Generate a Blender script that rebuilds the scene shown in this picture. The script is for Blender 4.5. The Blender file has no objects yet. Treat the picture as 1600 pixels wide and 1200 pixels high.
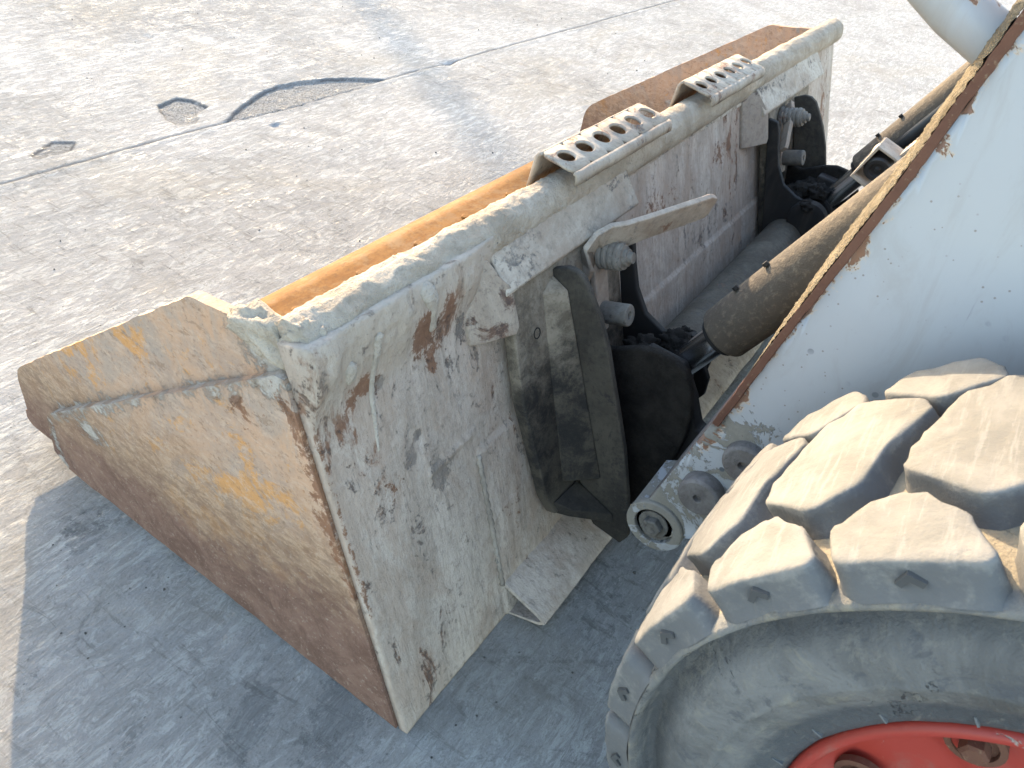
import bpy, bmesh, math, random
import numpy as np
from mathutils import Vector, Matrix, noise as mnoise

random.seed(7); np.random.seed(7)
sc = bpy.context.scene
COL = sc.collection
R = math.radians

# ------------------------------------------------------------------ camera, sky, sun
cam_d = bpy.data.cameras.new('camera'); cam = bpy.data.objects.new('camera', cam_d); COL.objects.link(cam)
CF = Vector((0.6811, 0.3910, -0.6190)).normalized()
CR = Vector((0.5590, -0.8237, 0.0948)); CR = (CR - CF * CR.dot(CF)).normalized(); CU = CR.cross(CF)
cam.matrix_world = Matrix(((CR.x, CU.x, -CF.x, -0.3621), (CR.y, CU.y, -CF.y, -0.2921), (CR.z, CU.z, -CF.z, 0.9070), (0, 0, 0, 1)))
cam_d.sensor_width = 36; cam_d.lens = 36 * 1197.25 / 1600
cam_d.clip_start = 0.02; cam_d.clip_end = 500
cam_d.dof.use_dof = True; cam_d.dof.focus_distance = 1.05; cam_d.dof.aperture_fstop = 22.0
sc.camera = cam
SUN_AZ, SUN_EL = 55.0, 16.5            # azimuth from +x towards +y
world = bpy.data.worlds.new('World'); sc.world = world; world.use_nodes = True
wn = world.node_tree.nodes; wn.clear()
sky = wn.new('ShaderNodeTexSky'); sky.sky_type = 'NISHITA'; sky.sun_disc = False
sky.sun_elevation = R(SUN_EL); sky.sun_rotation = R(90 - SUN_AZ); sky.air_density = 1.05; sky.dust_density = 1.2; sky.ozone_density = 0.5
bg = wn.new('ShaderNodeBackground'); bg.inputs['Strength'].default_value = 0.15
wo = wn.new('ShaderNodeOutputWorld')
world.node_tree.links.new(sky.outputs[0], bg.inputs[0]); world.node_tree.links.new(bg.outputs[0], wo.inputs[0])
sun_d = bpy.data.lights.new('sun', 'SUN'); sun_d.energy = 2.0; sun_d.angle = R(0.5); sun_d.color = (1.0, 0.77, 0.50)
sun = bpy.data.objects.new('sun', sun_d); COL.objects.link(sun)
SD = Vector((math.cos(R(SUN_AZ)) * math.cos(R(SUN_EL)), math.sin(R(SUN_AZ)) * math.cos(R(SUN_EL)), math.sin(R(SUN_EL))))
sun.rotation_euler = SD.to_track_quat('Z', 'Y').to_euler(); sun.location = SD * 10
vs = sc.view_settings; vs.view_transform = 'Standard'; vs.look = 'None'; vs.exposure = 2.7; vs.gamma = 1.0; vs.use_curve_mapping = False

# ------------------------------------------------------------------ node helper
class N:
    def __init__(s, name):
        s.m = bpy.data.materials.new(name); s.m.use_nodes = True
        s.t = s.m.node_tree; s.t.nodes.clear()
        s.out = s.t.nodes.new('ShaderNodeOutputMaterial'); s.b = s.t.nodes.new('ShaderNodeBsdfPrincipled')
        s.t.links.new(s.b.outputs[0], s.out.inputs[0])
        s.tc = s.t.nodes.new('ShaderNodeTexCoord'); s.co = s.tc.outputs['Object']
    def n(s, t): return s.t.nodes.new(t)
    def l(s, a, b): s.t.links.new(a, b)
    def put(s, sock, v):
        if isinstance(v, bpy.types.NodeSocket): s.l(v, sock)
        elif isinstance(v, (tuple, list)) and sock.type == 'RGBA': sock.default_value = (*v[:3], 1)
        else: sock.default_value = v
    def mapv(s, scale=(1, 1, 1), rot=(0, 0, 0), loc=(0, 0, 0), vec=None):
        m = s.n('ShaderNodeMapping'); s.l(vec or s.co, m.inputs[0]); m.inputs['Scale'].default_value = scale
        m.inputs['Rotation'].default_value = rot; m.inputs['Location'].default_value = loc; return m.outputs[0]
    def noise(s, scale, detail=4, rough=.55, dist=0, vec=None, col=False):
        t = s.n('ShaderNodeTexNoise'); s.l(vec or s.co, t.inputs['Vector']); t.inputs['Scale'].default_value = scale
        t.inputs['Detail'].default_value = detail; t.inputs['Roughness'].default_value = rough; t.inputs['Distortion'].default_value = dist
        return t.outputs['Color' if col else 'Fac']
    def voro(s, scale, vec=None, feat='F1'):
        t = s.n('ShaderNodeTexVoronoi'); s.l(vec or s.co, t.inputs['Vector']); t.inputs['Scale'].default_value = scale; t.feature = feat
        return t.outputs['Distance']
    def step(s, v, a, b):       # smooth 0..1 between a and b (a>b inverts)
        t = s.n('ShaderNodeMapRange'); t.interpolation_type = 'SMOOTHSTEP'; s.put(t.inputs['Value'], v)
        if a <= b: t.inputs['From Min'].default_value = a; t.inputs['From Max'].default_value = b
        else:
            t.inputs['From Min'].default_value = b; t.inputs['From Max'].default_value = a
            t.inputs['To Min'].default_value = 1; t.inputs['To Max'].default_value = 0
        return t.outputs[0]
    def math(s, op, a, b=0.0, clamp=False):
        t = s.n('ShaderNodeMath'); t.operation = op; t.use_clamp = clamp; s.put(t.inputs[0], a); s.put(t.inputs[1], b); return t.outputs[0]
    def mul(s, *a):
        o = a[0]
        for x in a[1:]: o = s.math('MULTIPLY', o, x)
        return o
    def add(s, a, b): return s.math('ADD', a, b)
    def mix(s, f, a, b):
        t = s.n('ShaderNodeMix'); t.data_type = 'RGBA'; s.put(t.inputs['Factor'], f); s.put(t.inputs['A'] if False else t.inputs[6], a); s.put(t.inputs[7], b)
        return t.outputs[2]
    def ramp(s, f, stops):
        t = s.n('ShaderNodeValToRGB'); s.l(f, t.inputs[0]); e = t.color_ramp.elements
        while len(e) < len(stops): e.new(0.5)
        for k, (p, c) in enumerate(stops): e[k].position = p; e[k].color = (*c, 1)
        return t.outputs[0]
    def sep(s, vec=None):
        t = s.n('ShaderNodeSeparateXYZ'); s.l(vec or s.co, t.inputs[0]); return t.outputs
    def attr(s, name):
        t = s.n('ShaderNodeAttribute'); t.attribute_name = name; return t.outputs['Fac']
    def bump(s, h, strength=.4, dist=.002, prev=None):
        t = s.n('ShaderNodeBump'); s.put(t.inputs['Height'], h); t.inputs['Strength'].default_value = strength; t.inputs['Distance'].default_value = dist
        if prev is not None: s.l(prev, t.inputs['Normal'])
        return t.outputs[0]
    def done(s, col, rough=.8, bump=None, metal=0.0, spec=.4):
        s.put(s.b.inputs['Base Color'], col); s.put(s.b.inputs['Roughness'], rough); s.put(s.b.inputs['Metallic'], metal)
        s.b.inputs['Specular IOR Level'].default_value = spec
        if bump is not None: s.l(bump, s.b.inputs['Normal'])
        return s.m

# ------------------------------------------------------------------ mesh helpers
def new_mesh(name, verts, faces, smooth=False):
    me = bpy.data.meshes.new(name); me.from_pydata([tuple(v) for v in verts], [], faces); me.update()
    bm = bmesh.new(); bm.from_mesh(me); bmesh.ops.recalc_face_normals(bm, faces=bm.faces); bm.to_mesh(me); bm.free()
    if smooth:
        for p in me.polygons: p.use_smooth = True
    return me
def link(name, me, mat, parent=None, bevel=0, seg=2, smooth_angle=None):
    o = bpy.data.objects.new(name, me); COL.objects.link(o)
    if mat and not me.materials: me.materials.append(mat)
    if parent:
        o.parent = parent
    if bevel:
        b = o.modifiers.new('bevel', 'BEVEL'); b.width = bevel; b.segments = seg; b.limit_method = 'ANGLE'; b.angle_limit = R(35); b.harden_normals = False
        for p in me.polygons: p.use_smooth = True
        w = o.modifiers.new('wn', 'WEIGHTED_NORMAL'); w.keep_sharp = False
    return o
class MB:
    def __init__(s): s.v = []; s.f = []
    def addm(s, verts, faces):
        k = len(s.v); s.v += [Vector(v) for v in verts]; s.f += [tuple(i + k for i in f) for f in faces]; return s
    def prism(s, poly, x0, x1):          # poly in (y,z), extruded along x
        n = len(poly); v = [(x0, y, z) for y, z in poly] + [(x1, y, z) for y, z in poly]
        f = [tuple(range(n)), tuple(range(2 * n - 1, n - 1, -1))] + [(i, (i + 1) % n, n + (i + 1) % n, n + i) for i in range(n)]
        return s.addm(v, f)
    def hexa(s, p):                      # eight corners: bottom four, top four
        return s.addm(p, [(0, 3, 2, 1), (4, 5, 6, 7), (0, 1, 5, 4), (1, 2, 6, 5), (2, 3, 7, 6), (3, 0, 4, 7)])
    def box(s, lo, hi):
        (a, b, c), (d, e, g) = lo, hi
        return s.hexa([(a, b, c), (d, b, c), (d, e, c), (a, e, c), (a, b, g), (d, b, g), (d, e, g), (a, e, g)])
    def lathe(s, p0, axis, prof, n=32, closed=False):    # prof: list of (distance along axis, radius)
        p0 = Vector(p0); a = Vector(axis).normalized(); u = a.orthogonal().normalized(); w = a.cross(u); k = len(s.v)
        m = len(prof); v = []
        for (d, r) in prof:
            for i in range(n):
                t = 2 * math.pi * i / n; v.append(p0 + a * d + (u * math.cos(t) + w * math.sin(t)) * r)
        f = []
        for j in range(m - 1 + (1 if closed else 0)):
            j2 = (j + 1) % m
            for i in range(n): f.append((j * n + i, j * n + (i + 1) % n, j2 * n + (i + 1) % n, j2 * n + i))
        if not closed: f += [tuple(range(n - 1, -1, -1)), tuple((m - 1) * n + i for i in range(n))]
        return s.addm(v, f)
    def tube(s, pts, r, n=16):
        pts = [Vector(p) for p in pts]; rs = r if isinstance(r, (list, tuple)) else [r] * len(pts); v = []
        up = None
        for i, p in enumerate(pts):
            d = (pts[min(i + 1, len(pts) - 1)] - pts[max(i - 1, 0)]).normalized()
            u = d.orthogonal().normalized() if up is None else (up - d * up.dot(d)).normalized()
            up = u; w = d.cross(u)
            for k in range(n): t = 2 * math.pi * k / n; v.append(p + (u * math.cos(t) + w * math.sin(t)) * rs[i])
        f = [(j * n + i, j * n + (i + 1) % n, (j + 1) * n + (i + 1) % n, (j + 1) * n + i) for j in range(len(pts) - 1) for i in range(n)]
        f += [tuple(range(n - 1, -1, -1)), tuple((len(pts) - 1) * n + i for i in range(n))]
        return s.addm(v, f)
    def xf(s, M): s.v = [M @ v for v in s.v]; return s
    def build(s, name, mat, parent=None, bevel=0, seg=2, smooth=False):
        return link(name, new_mesh(name, s.v, s.f, smooth), mat, parent, bevel, seg)
def fbm(x, y, z=0.0, o=4, lac=2.1, gain=.5):
    a = 1; f = 1; t = 0
    for _ in range(o):
        t += a * mnoise.noise(Vector((x * f, y * f, z * f))); f *= lac; a *= gain
    return t
def vnoise2(X, Y, seed=0):               # vectorised value noise, numpy
    xi = np.floor(X).astype(np.int64); yi = np.floor(Y).astype(np.int64); fx = X - xi; fy = Y - yi
    fx = fx * fx * (3 - 2 * fx); fy = fy * fy * (3 - 2 * fy)
    def h(a, b):
        n = (a * 374761393 + b * 668265263 + seed * 974634777) & 0xffffffff
        n = ((n ^ (n >> 13)) * 1274126177) & 0xffffffff
        return ((n ^ (n >> 16)) & 0xffff) / 65535.0
    return (h(xi, yi) * (1 - fx) + h(xi + 1, yi) * fx) * (1 - fy) + (h(xi, yi + 1) * (1 - fx) + h(xi + 1, yi + 1) * fx) * fy
def vfbm(X, Y, o=4, seed=0, gain=.5):
    t = 0; a = 1; s = 0
    for k in range(o): t = t + a * vnoise2(X * 2.03 ** k, Y * 2.03 ** k, seed + k * 17); s += a; a *= gain
    return t / s
def inpoly(X, Y, poly):
    c = np.zeros(X.shape, bool); n = len(poly)
    for i in range(n):
        x1, y1 = poly[i]; x2, y2 = poly[(i + 1) % n]
        m = (y1 > Y) != (y2 > Y); d = (y2 - y1) if abs(y2 - y1) > 1e-9 else 1e-9
        c ^= m & (X < (x2 - x1) * (Y - y1) / d + x1)
    return c
def polydist(X, Y, poly):
    d = np.full(X.shape, 9.0); n = len(poly)
    for i in range(n):
        a = np.array(poly[i]); b = np.array(poly[(i + 1) % n]); ab = b - a
        t = np.clip(((X - a[0]) * ab[0] + (Y - a[1]) * ab[1]) / (ab @ ab + 1e-12), 0, 1)
        d = np.minimum(d, np.hypot(X - a[0] - t * ab[0], Y - a[1] - t * ab[1]))
    return d
def tag(o, label=None, cat=None, kind=None, group=None):
    if label: o['label'] = label
    if cat: o['category'] = cat
    if kind: o['kind'] = kind
    if group: o['group'] = group
    return o
def empty(name, loc=(0, 0, 0), rot=(0, 0, 0)):
    o = bpy.data.objects.new(name, None); COL.objects.link(o); o.location = loc; o.rotation_euler = rot; o.empty_display_size = .1; return o

# ------------------------------------------------------------------ materials
def m_concrete():
    a = N('concrete')
    big = a.noise(1.3, 5, .6, .6); mid = a.noise(8, 8, .72, .9); fine = a.noise(80, 6, .76); grain = a.noise(260, 4, .75); mot = a.noise(26, 8, .74, .5)
    v1 = a.mapv((6, 14, 1), (0, 0, R(28))); st1 = a.noise(2.6, 8, .78, 1.4, v1)
    v2 = a.mapv((26, 5, 1), (0, 0, R(-52))); st2 = a.noise(1.9, 8, .78, .9, v2)
    v3 = a.mapv((7, 34, 1), (0, 0, R(-14)), (2, 5, 0)); st3 = a.noise(2.0, 8, .78, .7, v3)
    col = a.ramp(a.add(a.mul(big, .4), a.mul(mid, .6)), [(.36, (.25, .238, .22)), (.5, (.305, .293, .275)), (.62, (.355, .344, .328))])
    col = a.mix(a.mul(a.step(mot, .50, .70), .18), col, (.235, .222, .20))
    col = a.mix(a.mul(a.step(st1, .505, .57), .6), col, (.43, .42, .39))
    col = a.mix(a.mul(a.step(st3, .52, .575), a.step(big, .42, .56), .75), col, (.47, .46, .43))
    thin = a.noise(3.2, 6, .8, 1.6, a.mapv((5, 40, 1), (0, 0, R(31)), (1, 7, 0))); col = a.mix(a.mul(a.step(thin, .575, .61), .45), col, (.17, .158, .138))
    col = a.mix(a.mul(a.step(st2, .545, .62), a.step(big, .58, .44), .6), col, (.16, .15, .135))
    col = a.mix(a.mul(a.step(fine, .54, .66), .28), col, (.15, .138, .118))
    col = a.mix(a.mul(a.step(grain, .55, .68), .28), col, (.15, .14, .122)); col = a.mix(a.mul(a.step(grain, .44, .32), .25), col, (.47, .455, .42))
    pit = a.mul(a.step(a.voro(48), .08, .045), a.step(a.noise(9, 2), .46, .56)); col = a.mix(a.mul(pit, .9), col, (.05, .05, .048))
    sct = a.step(a.noise(3.1, 8, .8, 1.8, a.mapv(loc=(3, 1, 0))), .57, .63); col = a.mix(a.mul(sct, a.step(fine, .42, .56), .45), col, (.12, .118, .112))
    yel = a.step(a.noise(2.2, 5, .6, .8, a.mapv(loc=(8, 4, 2))), .54, .66); col = a.mix(a.mul(yel, .22), col, (.32, .28, .215))
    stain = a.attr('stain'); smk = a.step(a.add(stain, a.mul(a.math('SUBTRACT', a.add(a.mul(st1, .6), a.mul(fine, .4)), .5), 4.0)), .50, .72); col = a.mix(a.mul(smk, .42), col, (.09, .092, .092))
    jt = a.attr('joint'); col = a.mix(a.mul(jt, .8), col, (.09, .082, .072))
    rim = a.attr('rim'); col = a.mix(a.mul(rim, .8), col, (.06, .06, .062))  # spall edges: edge shadow and dirt painted dark into the colour
    sp = a.attr('spall'); agg = a.noise(130, 4, .75); acol = a.ramp(agg, [(.28, (.08, .08, .08)), (.40, (.30, .288, .265)), (.52, (.40, .385, .36)), (.64, (.50, .485, .455))])
    col = a.mix(a.mul(sp, a.math('SUBTRACT', 1.0, a.mul(rim, .8))), col, acol)
    h = a.add(a.add(a.mul(st1, .8), a.mul(fine, .6)), a.add(a.mul(mid, .6), a.mul(st3, .7))); h = a.add(h, a.add(a.mul(grain, .4), a.add(a.mul(pit, -.9), a.mul(thin, -.6))))
    b = a.bump(h, 1.0, .0065); b = a.bump(a.mul(sp, agg), .9, .010, b)
    gl = a.mul(a.step(st3, .54, .58), a.step(fine, .53, .47), a.step(mid, .48, .56))
    m_ = a.done(col, a.math('SUBTRACT', .92, a.mul(gl, .45)), b, spec=0.0); a.l(a.mul(gl, .16), a.b.inputs['Specular IOR Level']); return m_
def m_mudsteel(name, base=(.40, .375, .335), light=(.53, .51, .47), dark=(.10, .10, .105), rust=(.21, .105, .06), stretch=(1, 1, 1), rust_amt=.5, dark_amt=.5, rough=.85, seed=0.0, attrs=False, bump=.5):
    a = N(name); loc = (seed, seed * 1.7, seed * .6)
    v = a.mapv(stretch, (0, 0, 0), loc); sv = a.mapv((stretch[0] * 2.2, stretch[1], stretch[2] * .5), (0, 0, 0), (seed + 2, seed, 1))
    n1 = a.noise(9, 7, .72, .6, v); n2 = a.noise(24, 8, .74, .5, v); n3 = a.noise(120, 5, .75, 0, a.mapv(loc=loc)); n4 = a.noise(4, 6, .68, .5, a.mapv(stretch, loc=(seed + 5, 2, 7))); ns = a.noise(38, 6, .72, .3, sv)
    col = a.mix(a.step(n1, .38, .62), base, light)
    col = a.mix(a.mul(a.step(ns, .50, .64), .42), col, tuple(c * .62 for c in base))
    col = a.mix(a.mul(a.step(n3, .50, .66), .34), col, tuple(c * .5 for c in base))
    col = a.mix(a.mul(a.step(n3, .46, .32), .28), col, tuple(min(.62, c * 1.15) for c in light))
    nf = a.noise(55, 7, .74, .4, a.mapv((stretch[0] * 1.3, stretch[1], stretch[2] * .8), loc=(seed + 9, 3, 4))); nh = a.noise(6, 7, .72, .8, a.mapv(stretch, loc=(seed + 1, 8, 3)))
    col = a.mix(a.mul(a.step(nh, .46, .62), .45), col, (base[0] * .82, base[1] * .70, base[2] * .62)); col = a.mix(a.mul(a.step(nf, .58, .64), a.step(n1, .44, .58), .5), col, dark)
    rm = a.step(a.add(a.mul(n4, .5), a.mul(n2, .5)), .585 - rust_amt * .07, .63 - rust_amt * .07)
    if attrs: rm = a.math('MAXIMUM', rm, a.step(a.add(a.attr('rust'), a.mul(a.math('SUBTRACT', a.add(a.mul(n2, .55), a.mul(n3, .45)), .5), 4.2)), .42, .66))
    col = a.mix(a.mul(rm, .85), col, a.mix(n3, rust, tuple(c * .55 for c in rust)))
    dm = a.step(a.add(a.mul(n2, .6), a.mul(n3, .4)), .570 - dark_amt * .05, .640 - dark_amt * .05)
    if attrs: dm = a.math('MAXIMUM', a.mul(dm, .85), a.step(a.add(a.attr('dark'), a.mul(a.math('SUBTRACT', a.add(a.mul(n2, .6), a.mul(n3, .4)), .5), 3.6)), .50, .74))
    gate = a.step(n4, .38, .54)
    dm = a.mul(dm, gate if not attrs else a.math('MAXIMUM', gate, a.attr('dark')))
    col = a.mix(a.mul(dm, .72), col, dark)
    if attrs:
        col = a.mix(a.mul(a.attr('clean'), a.step(n3, .70, .5)), col, a.mix(n3, (.32, .265, .205), (.44, .38, .31)))
    h = a.add(a.add(n2, a.mul(n3, .7)), a.add(a.mul(dm, -.6), a.add(a.mul(ns, .4), a.mul(nf, -.5))))
    return a.done(col, rough, a.bump(h, bump, .004), spec=.25)
def m_side():
    a = N('side_plate_steel'); s = a.sep(); y, z = s[1], s[2]
    # scour marks run along the plate, from the cutting edge towards the heel
    st = a.noise(3.2, 8, .76, .8, a.mapv((1, 3.5, 8), (R(-9), 0, 0))); st2 = a.noise(7, 8, .8, .6, a.mapv((1, 5, 11), (R(-12), 0, 0), (0, 3, 1)))
    n2 = a.noise(20, 9, .76, .6); n3 = a.noise(150, 6, .78); n4 = a.noise(5, 8, .72, .9); fl = a.noise(46, 6, .74, .3, a.mapv((1, 1, 2.0), (R(-25), 0, 0))); n5 = a.noise(7, 8, .74, .8, a.mapv(loc=(4, 9, 2)))
    hgt = a.add(a.add(z, a.mul(y, .16)), a.add(a.mul(a.math('SUBTRACT', st, .5), .20), a.mul(a.math('SUBTRACT', n4, .5), .16)))
    col = a.mix(a.step(n4, .40, .60), (.44, .272, .17), (.33, .235, .175))
    col = a.mix(a.mul(a.step(n5, .50, .60), .6), col, (.30, .245, .20))
    col = a.mix(a.mul(a.step(a.add(a.mul(n4, .5), a.mul(n2, .5)), .525, .585), .85), col, (.50, .24, .075))
    col = a.mix(a.mul(a.step(st2, .50, .60), .6), col, (.47, .335, .24))
    col = a.mix(a.mul(a.step(fl, .55, .63), .42), col, (.16, .095, .056))
    low = a.step(hgt, .25, .13); mid = a.step(hgt, .36, .22)
    col = a.mix(a.mul(mid, .8), col, a.mix(a.step(st2, .42, .58), (.18, .108, .066), (.31, .205, .128)))
    brown = a.mix(a.step(n2, .38, .62), (.10, .052, .038), (.17, .098, .072)); col = a.mix(a.mul(low, .9), col, brown)
    # dried cement splashes near the leading corner and the top
    wht = a.attr('cement'); wm = a.step(a.add(wht, a.mul(a.math('SUBTRACT', a.add(a.mul(st2, .4), a.mul(n2, .6)), .5), 3.2)), .48, .70)
    col = a.mix(a.mul(wm, .8), col, a.mix(a.step(n3, .35, .65), (.24, .22, .19), (.42, .39, .345)))
    rs = a.step(a.add(a.attr('rust'), a.mul(a.math('SUBTRACT', a.add(a.mul(n2, .7), a.mul(fl, .3)), .5), 4.2)), .60, .74); col = a.mix(a.mul(rs, .8), col, (.17, .075, .038))
    spk = a.step(a.voro(80), .10, .05); col = a.mix(a.mul(spk, a.step(n2, .48, .6), .7), col, (.40, .33, .26))
    col = a.mix(a.mul(a.step(n3, .53, .65), .35), col, (.12, .078, .052)); col = a.mix(a.mul(a.step(n3, .44, .34), .35), col, (.45, .37, .29))
    h = a.add(a.add(a.mul(n2, .7), a.mul(n3, .6)), a.add(a.mul(wm, .8), a.mul(st2, .4)))
    return a.done(col, .85, a.bump(h, .7, .0035), spec=.18)
def m_orange():
    a = N('worn_orange_steel'); n1 = a.noise(14, 6, .65); st = a.noise(5, 7, .74, .5, a.mapv((3, 9, 1))); n3 = a.noise(160, 4, .7)
    col = a.mix(a.step(st, .35, .65), (.18, .068, .012), (.235, .105, .026)); col = a.mix(a.mul(a.step(n1, .52, .66), .5), col, (.26, .16, .075))
    col = a.mix(a.mul(a.step(a.noise(45, 6, .74), .52, .6), .5), col, (.13, .055, .016)); col = a.mix(a.mul(a.step(n3, .54, .64), .5), col, (.10, .045, .016)); col = a.mix(a.mul(a.step(a.noise(9, 6, .7, .6, a.mapv(loc=(3, 3, 3))), .54, .62), .45), col, (.22, .135, .068))
    return a.done(col, .8, a.bump(a.add(n1, n3), .4, .002), spec=.1)
def m_mud(name='dry_cement_mud', c1=(.43, .40, .36), c2=(.58, .56, .52), pits=True):
    a = N(name); n1 = a.noise(18, 7, .7, .4); n2 = a.noise(70, 5, .7); n3 = a.noise(260, 4, .7)
    col = a.mix(a.step(n1, .34, .66), c1, c2); col = a.mix(a.mul(a.step(n2, .56, .7), .45), col, tuple(x * .6 for x in c1))
    if pits:
        p = a.step(a.voro(70), .10, .05); col = a.mix(a.mul(p, a.step(a.noise(11), .48, .6), .85), col, (.07, .07, .07))
    return a.done(col, .92, a.bump(a.add(a.add(n1, n2), a.mul(n3, .7)), 1.0, .005), spec=.15)
def m_rubber():
    a = N('dusty_tread_rubber'); oi = a.n('ShaderNodeObjectInfo'); cv = a.n('ShaderNodeCombineXYZ'); a.l(a.math('MULTIPLY', oi.outputs['Random'], 40.0), cv.inputs[0]); a.l(a.math('MULTIPLY', oi.outputs['Random'], 23.0), cv.inputs[1])
    va = a.n('ShaderNodeVectorMath'); va.operation = 'ADD'; a.l(a.co, va.inputs[0]); a.l(cv.outputs[0], va.inputs[1]); V = va.outputs[0]
    n1 = a.noise(16, 6, .65, .5, V); n2 = a.noise(80, 5, .7, 0, V); n3 = a.noise(300, 4, .7, 0, V); st = a.noise(6, 6, .7, .3, a.mapv((3, 30, 30), vec=V))
    dust = a.attr('dust')
    rub = a.mix(n1, (.075, .075, .076), (.13, .127, .122)); dst = a.mix(a.step(n1, .35, .65), (.122, .116, .104), (.168, .160, .145)); dst = a.mix(a.mul(a.step(st, .5, .66), .5), dst, (.205, .197, .18))
    m = a.step(a.add(dust, a.add(a.mul(a.math('SUBTRACT', n2, .5), 1.3), a.mul(a.math('SUBTRACT', n1, .5), .9))), .26, .66)
    col = a.mix(m, rub, dst); col = a.mix(a.mul(a.step(n3, .6, .72), .35), col, (.16, .14, .11))
    return a.done(col, .88, a.bump(a.add(a.add(n1, a.mul(n2, .7)), a.mul(n3, .3)), .45, .003), spec=.25)
def m_sidewall():
    a = N('sidewall_rubber'); s = a.sep(); n1 = a.noise(9, 6, .68, .8); n2 = a.noise(40, 6, .7, .5); n3 = a.noise(220, 4, .7)
    col = a.mix(a.step(n1, .36, .66), (.085, .083, .08), (.15, .146, .138)); col = a.mix(a.mul(a.step(n2, .54, .66), .6), col, (.185, .172, .142))
    col = a.mix(a.mul(a.step(n2, .44, .34), .6), col, (.06, .062, .068))
    dust = a.attr('dust'); col = a.mix(a.step(a.add(dust, a.mul(a.math('SUBTRACT', n2, .5), .6)), .35, .6), col, a.mix(n2, (.175, .148, .105), (.225, .195, .145)))
    bead = a.attr('bead'); col = a.mix(a.mul(bead, .8), col, (.05, .055, .06))
    cr = a.math('ABSOLUTE', a.math('SUBTRACT', a.noise(16, 5, .65, .8, a.mapv((1, 1, 1), loc=(1, 4, 2))), .5)); crk = a.mul(a.step(cr, .010, .002), a.step(a.noise(11, 3), .56, .62)); col = a.mix(a.mul(crk, .8), col, (.03, .03, .032))
    st_ = a.noise(50, 6, .75, .6, a.mapv((1, 1, .35), (R(25), 0, 0))); col = a.mix(a.mul(a.step(st_, .54, .64), .35), col, (.20, .187, .16))
    return a.done(col, a.math('SUBTRACT', .85, a.mul(bead, .25)), a.bump(a.add(a.add(a.add(n1, n2), a.mul(n3, .5)), a.mul(crk, -.8)), .75, .004), spec=.25)
def m_white():
    a = N('chipped_white_paint'); s = a.sep(); n1 = a.noise(5, 5, .6); n2 = a.noise(30, 6, .7, .6); n3 = a.noise(170, 4, .7)
    col = a.mix(n1, (.333, .332, .333), (.375, .374, .375))
    edge = a.attr('edge'); low = a.attr('low')
    chip = a.step(a.add(edge, a.mul(a.math('SUBTRACT', n2, .5), 1.3)), .66, .70)
    halo = a.step(a.add(edge, a.mul(a.math('SUBTRACT', n2, .5), 1.3)), .60, .68)
    col = a.mix(a.mul(halo, .5), col, (.62, .40, .20)); col = a.mix(chip, col, a.mix(n3, (.17, .08, .045), (.25, .13, .075)))
    mudm = a.step(a.add(low, a.mul(a.math('SUBTRACT', a.noise(17, 7, .72, .9), .5), 3.0)), .52, .60); col = a.mix(mudm, col, a.mix(n3, (.15, .135, .11), (.27, .245, .205)))
    sm = a.noise(9, 7, .74, .8, a.mapv((1, 2.5, .8), (R(20), 0, 0))); col = a.mix(a.mul(a.step(sm, .46, .66), .30), col, (.27, .245, .21)); scr = a.mul(a.step(a.noise(40, 3, .6, .3, a.mapv((1, 7, .35), (R(-18), 0, 0))), .70, .735), a.step(n1, .45, .6)); col = a.mix(a.mul(scr, .7), col, (.13, .13, .135))
    sp = a.mul(a.step(a.voro(34), .12, .085), a.step(a.noise(5.5, 3), .46, .54)); col = a.mix(sp, col, (.09, .10, .11))
    sp2 = a.mul(a.step(a.voro(120), .13, .09), a.step(a.noise(8, 3, .5, 0, a.mapv(loc=(4, 2, 9))), .46, .54)); col = a.mix(a.mul(sp2, .7), col, (.16, .12, .09))
    return a.done(col, a.add(a.add(.36, a.mul(sm, .22)), a.mul(mudm, .4)), a.bump(a.add(a.mul(chip, -1), a.mul(mudm, 1.2)), .6, .002), spec=.45)
def m_rust():
    a = N('rusted_edge_steel'); n1 = a.noise(24, 6, .7); n3 = a.noise(180, 4, .7)
    col = a.mix(n1, (.07, .030, .020), (.15, .07, .042)); col = a.mix(a.mul(a.step(n3, .58, .7), .6), col, (.24, .165, .10))
    return a.done(col, .85, a.bump(a.add(n1, n3), .5, .002), spec=.3)
def m_dust():
    a = N('granular_dust'); n1 = a.noise(40, 6, .75); n2 = a.noise(210, 4, .75)
    col = a.mix(a.step(n1, .38, .62), (.12, .095, .062), (.195, .16, .11)); col = a.mix(a.mul(a.step(n2, .55, .65), .5), col, (.075, .06, .042))
    return a.done(col, .95, a.bump(a.add(n1, n2), 1.0, .006), spec=.15)
def m_grease():
    a = N('greasy_dark_steel'); n1 = a.noise(12, 6, .68, .6); n2 = a.noise(60, 5, .7); n3 = a.noise(7, 5, .65, 1.0, a.mapv((1, 1, .4), loc=(7, 3, 1)))
    col = a.mix(n1, (.006, .0055, .0055), (.017, .0145, .013)); col = a.mix(a.mul(a.step(n3, .52, .66), .75), col, (.036, .030, .024)); col = a.mix(a.mul(a.step(n2, .58, .7), .5), col, (.03, .025, .02))
    return a.done(col, a.add(.62, a.mul(n1, .3)), a.bump(a.add(n1, n2), .5, .003), spec=.35)
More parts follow.
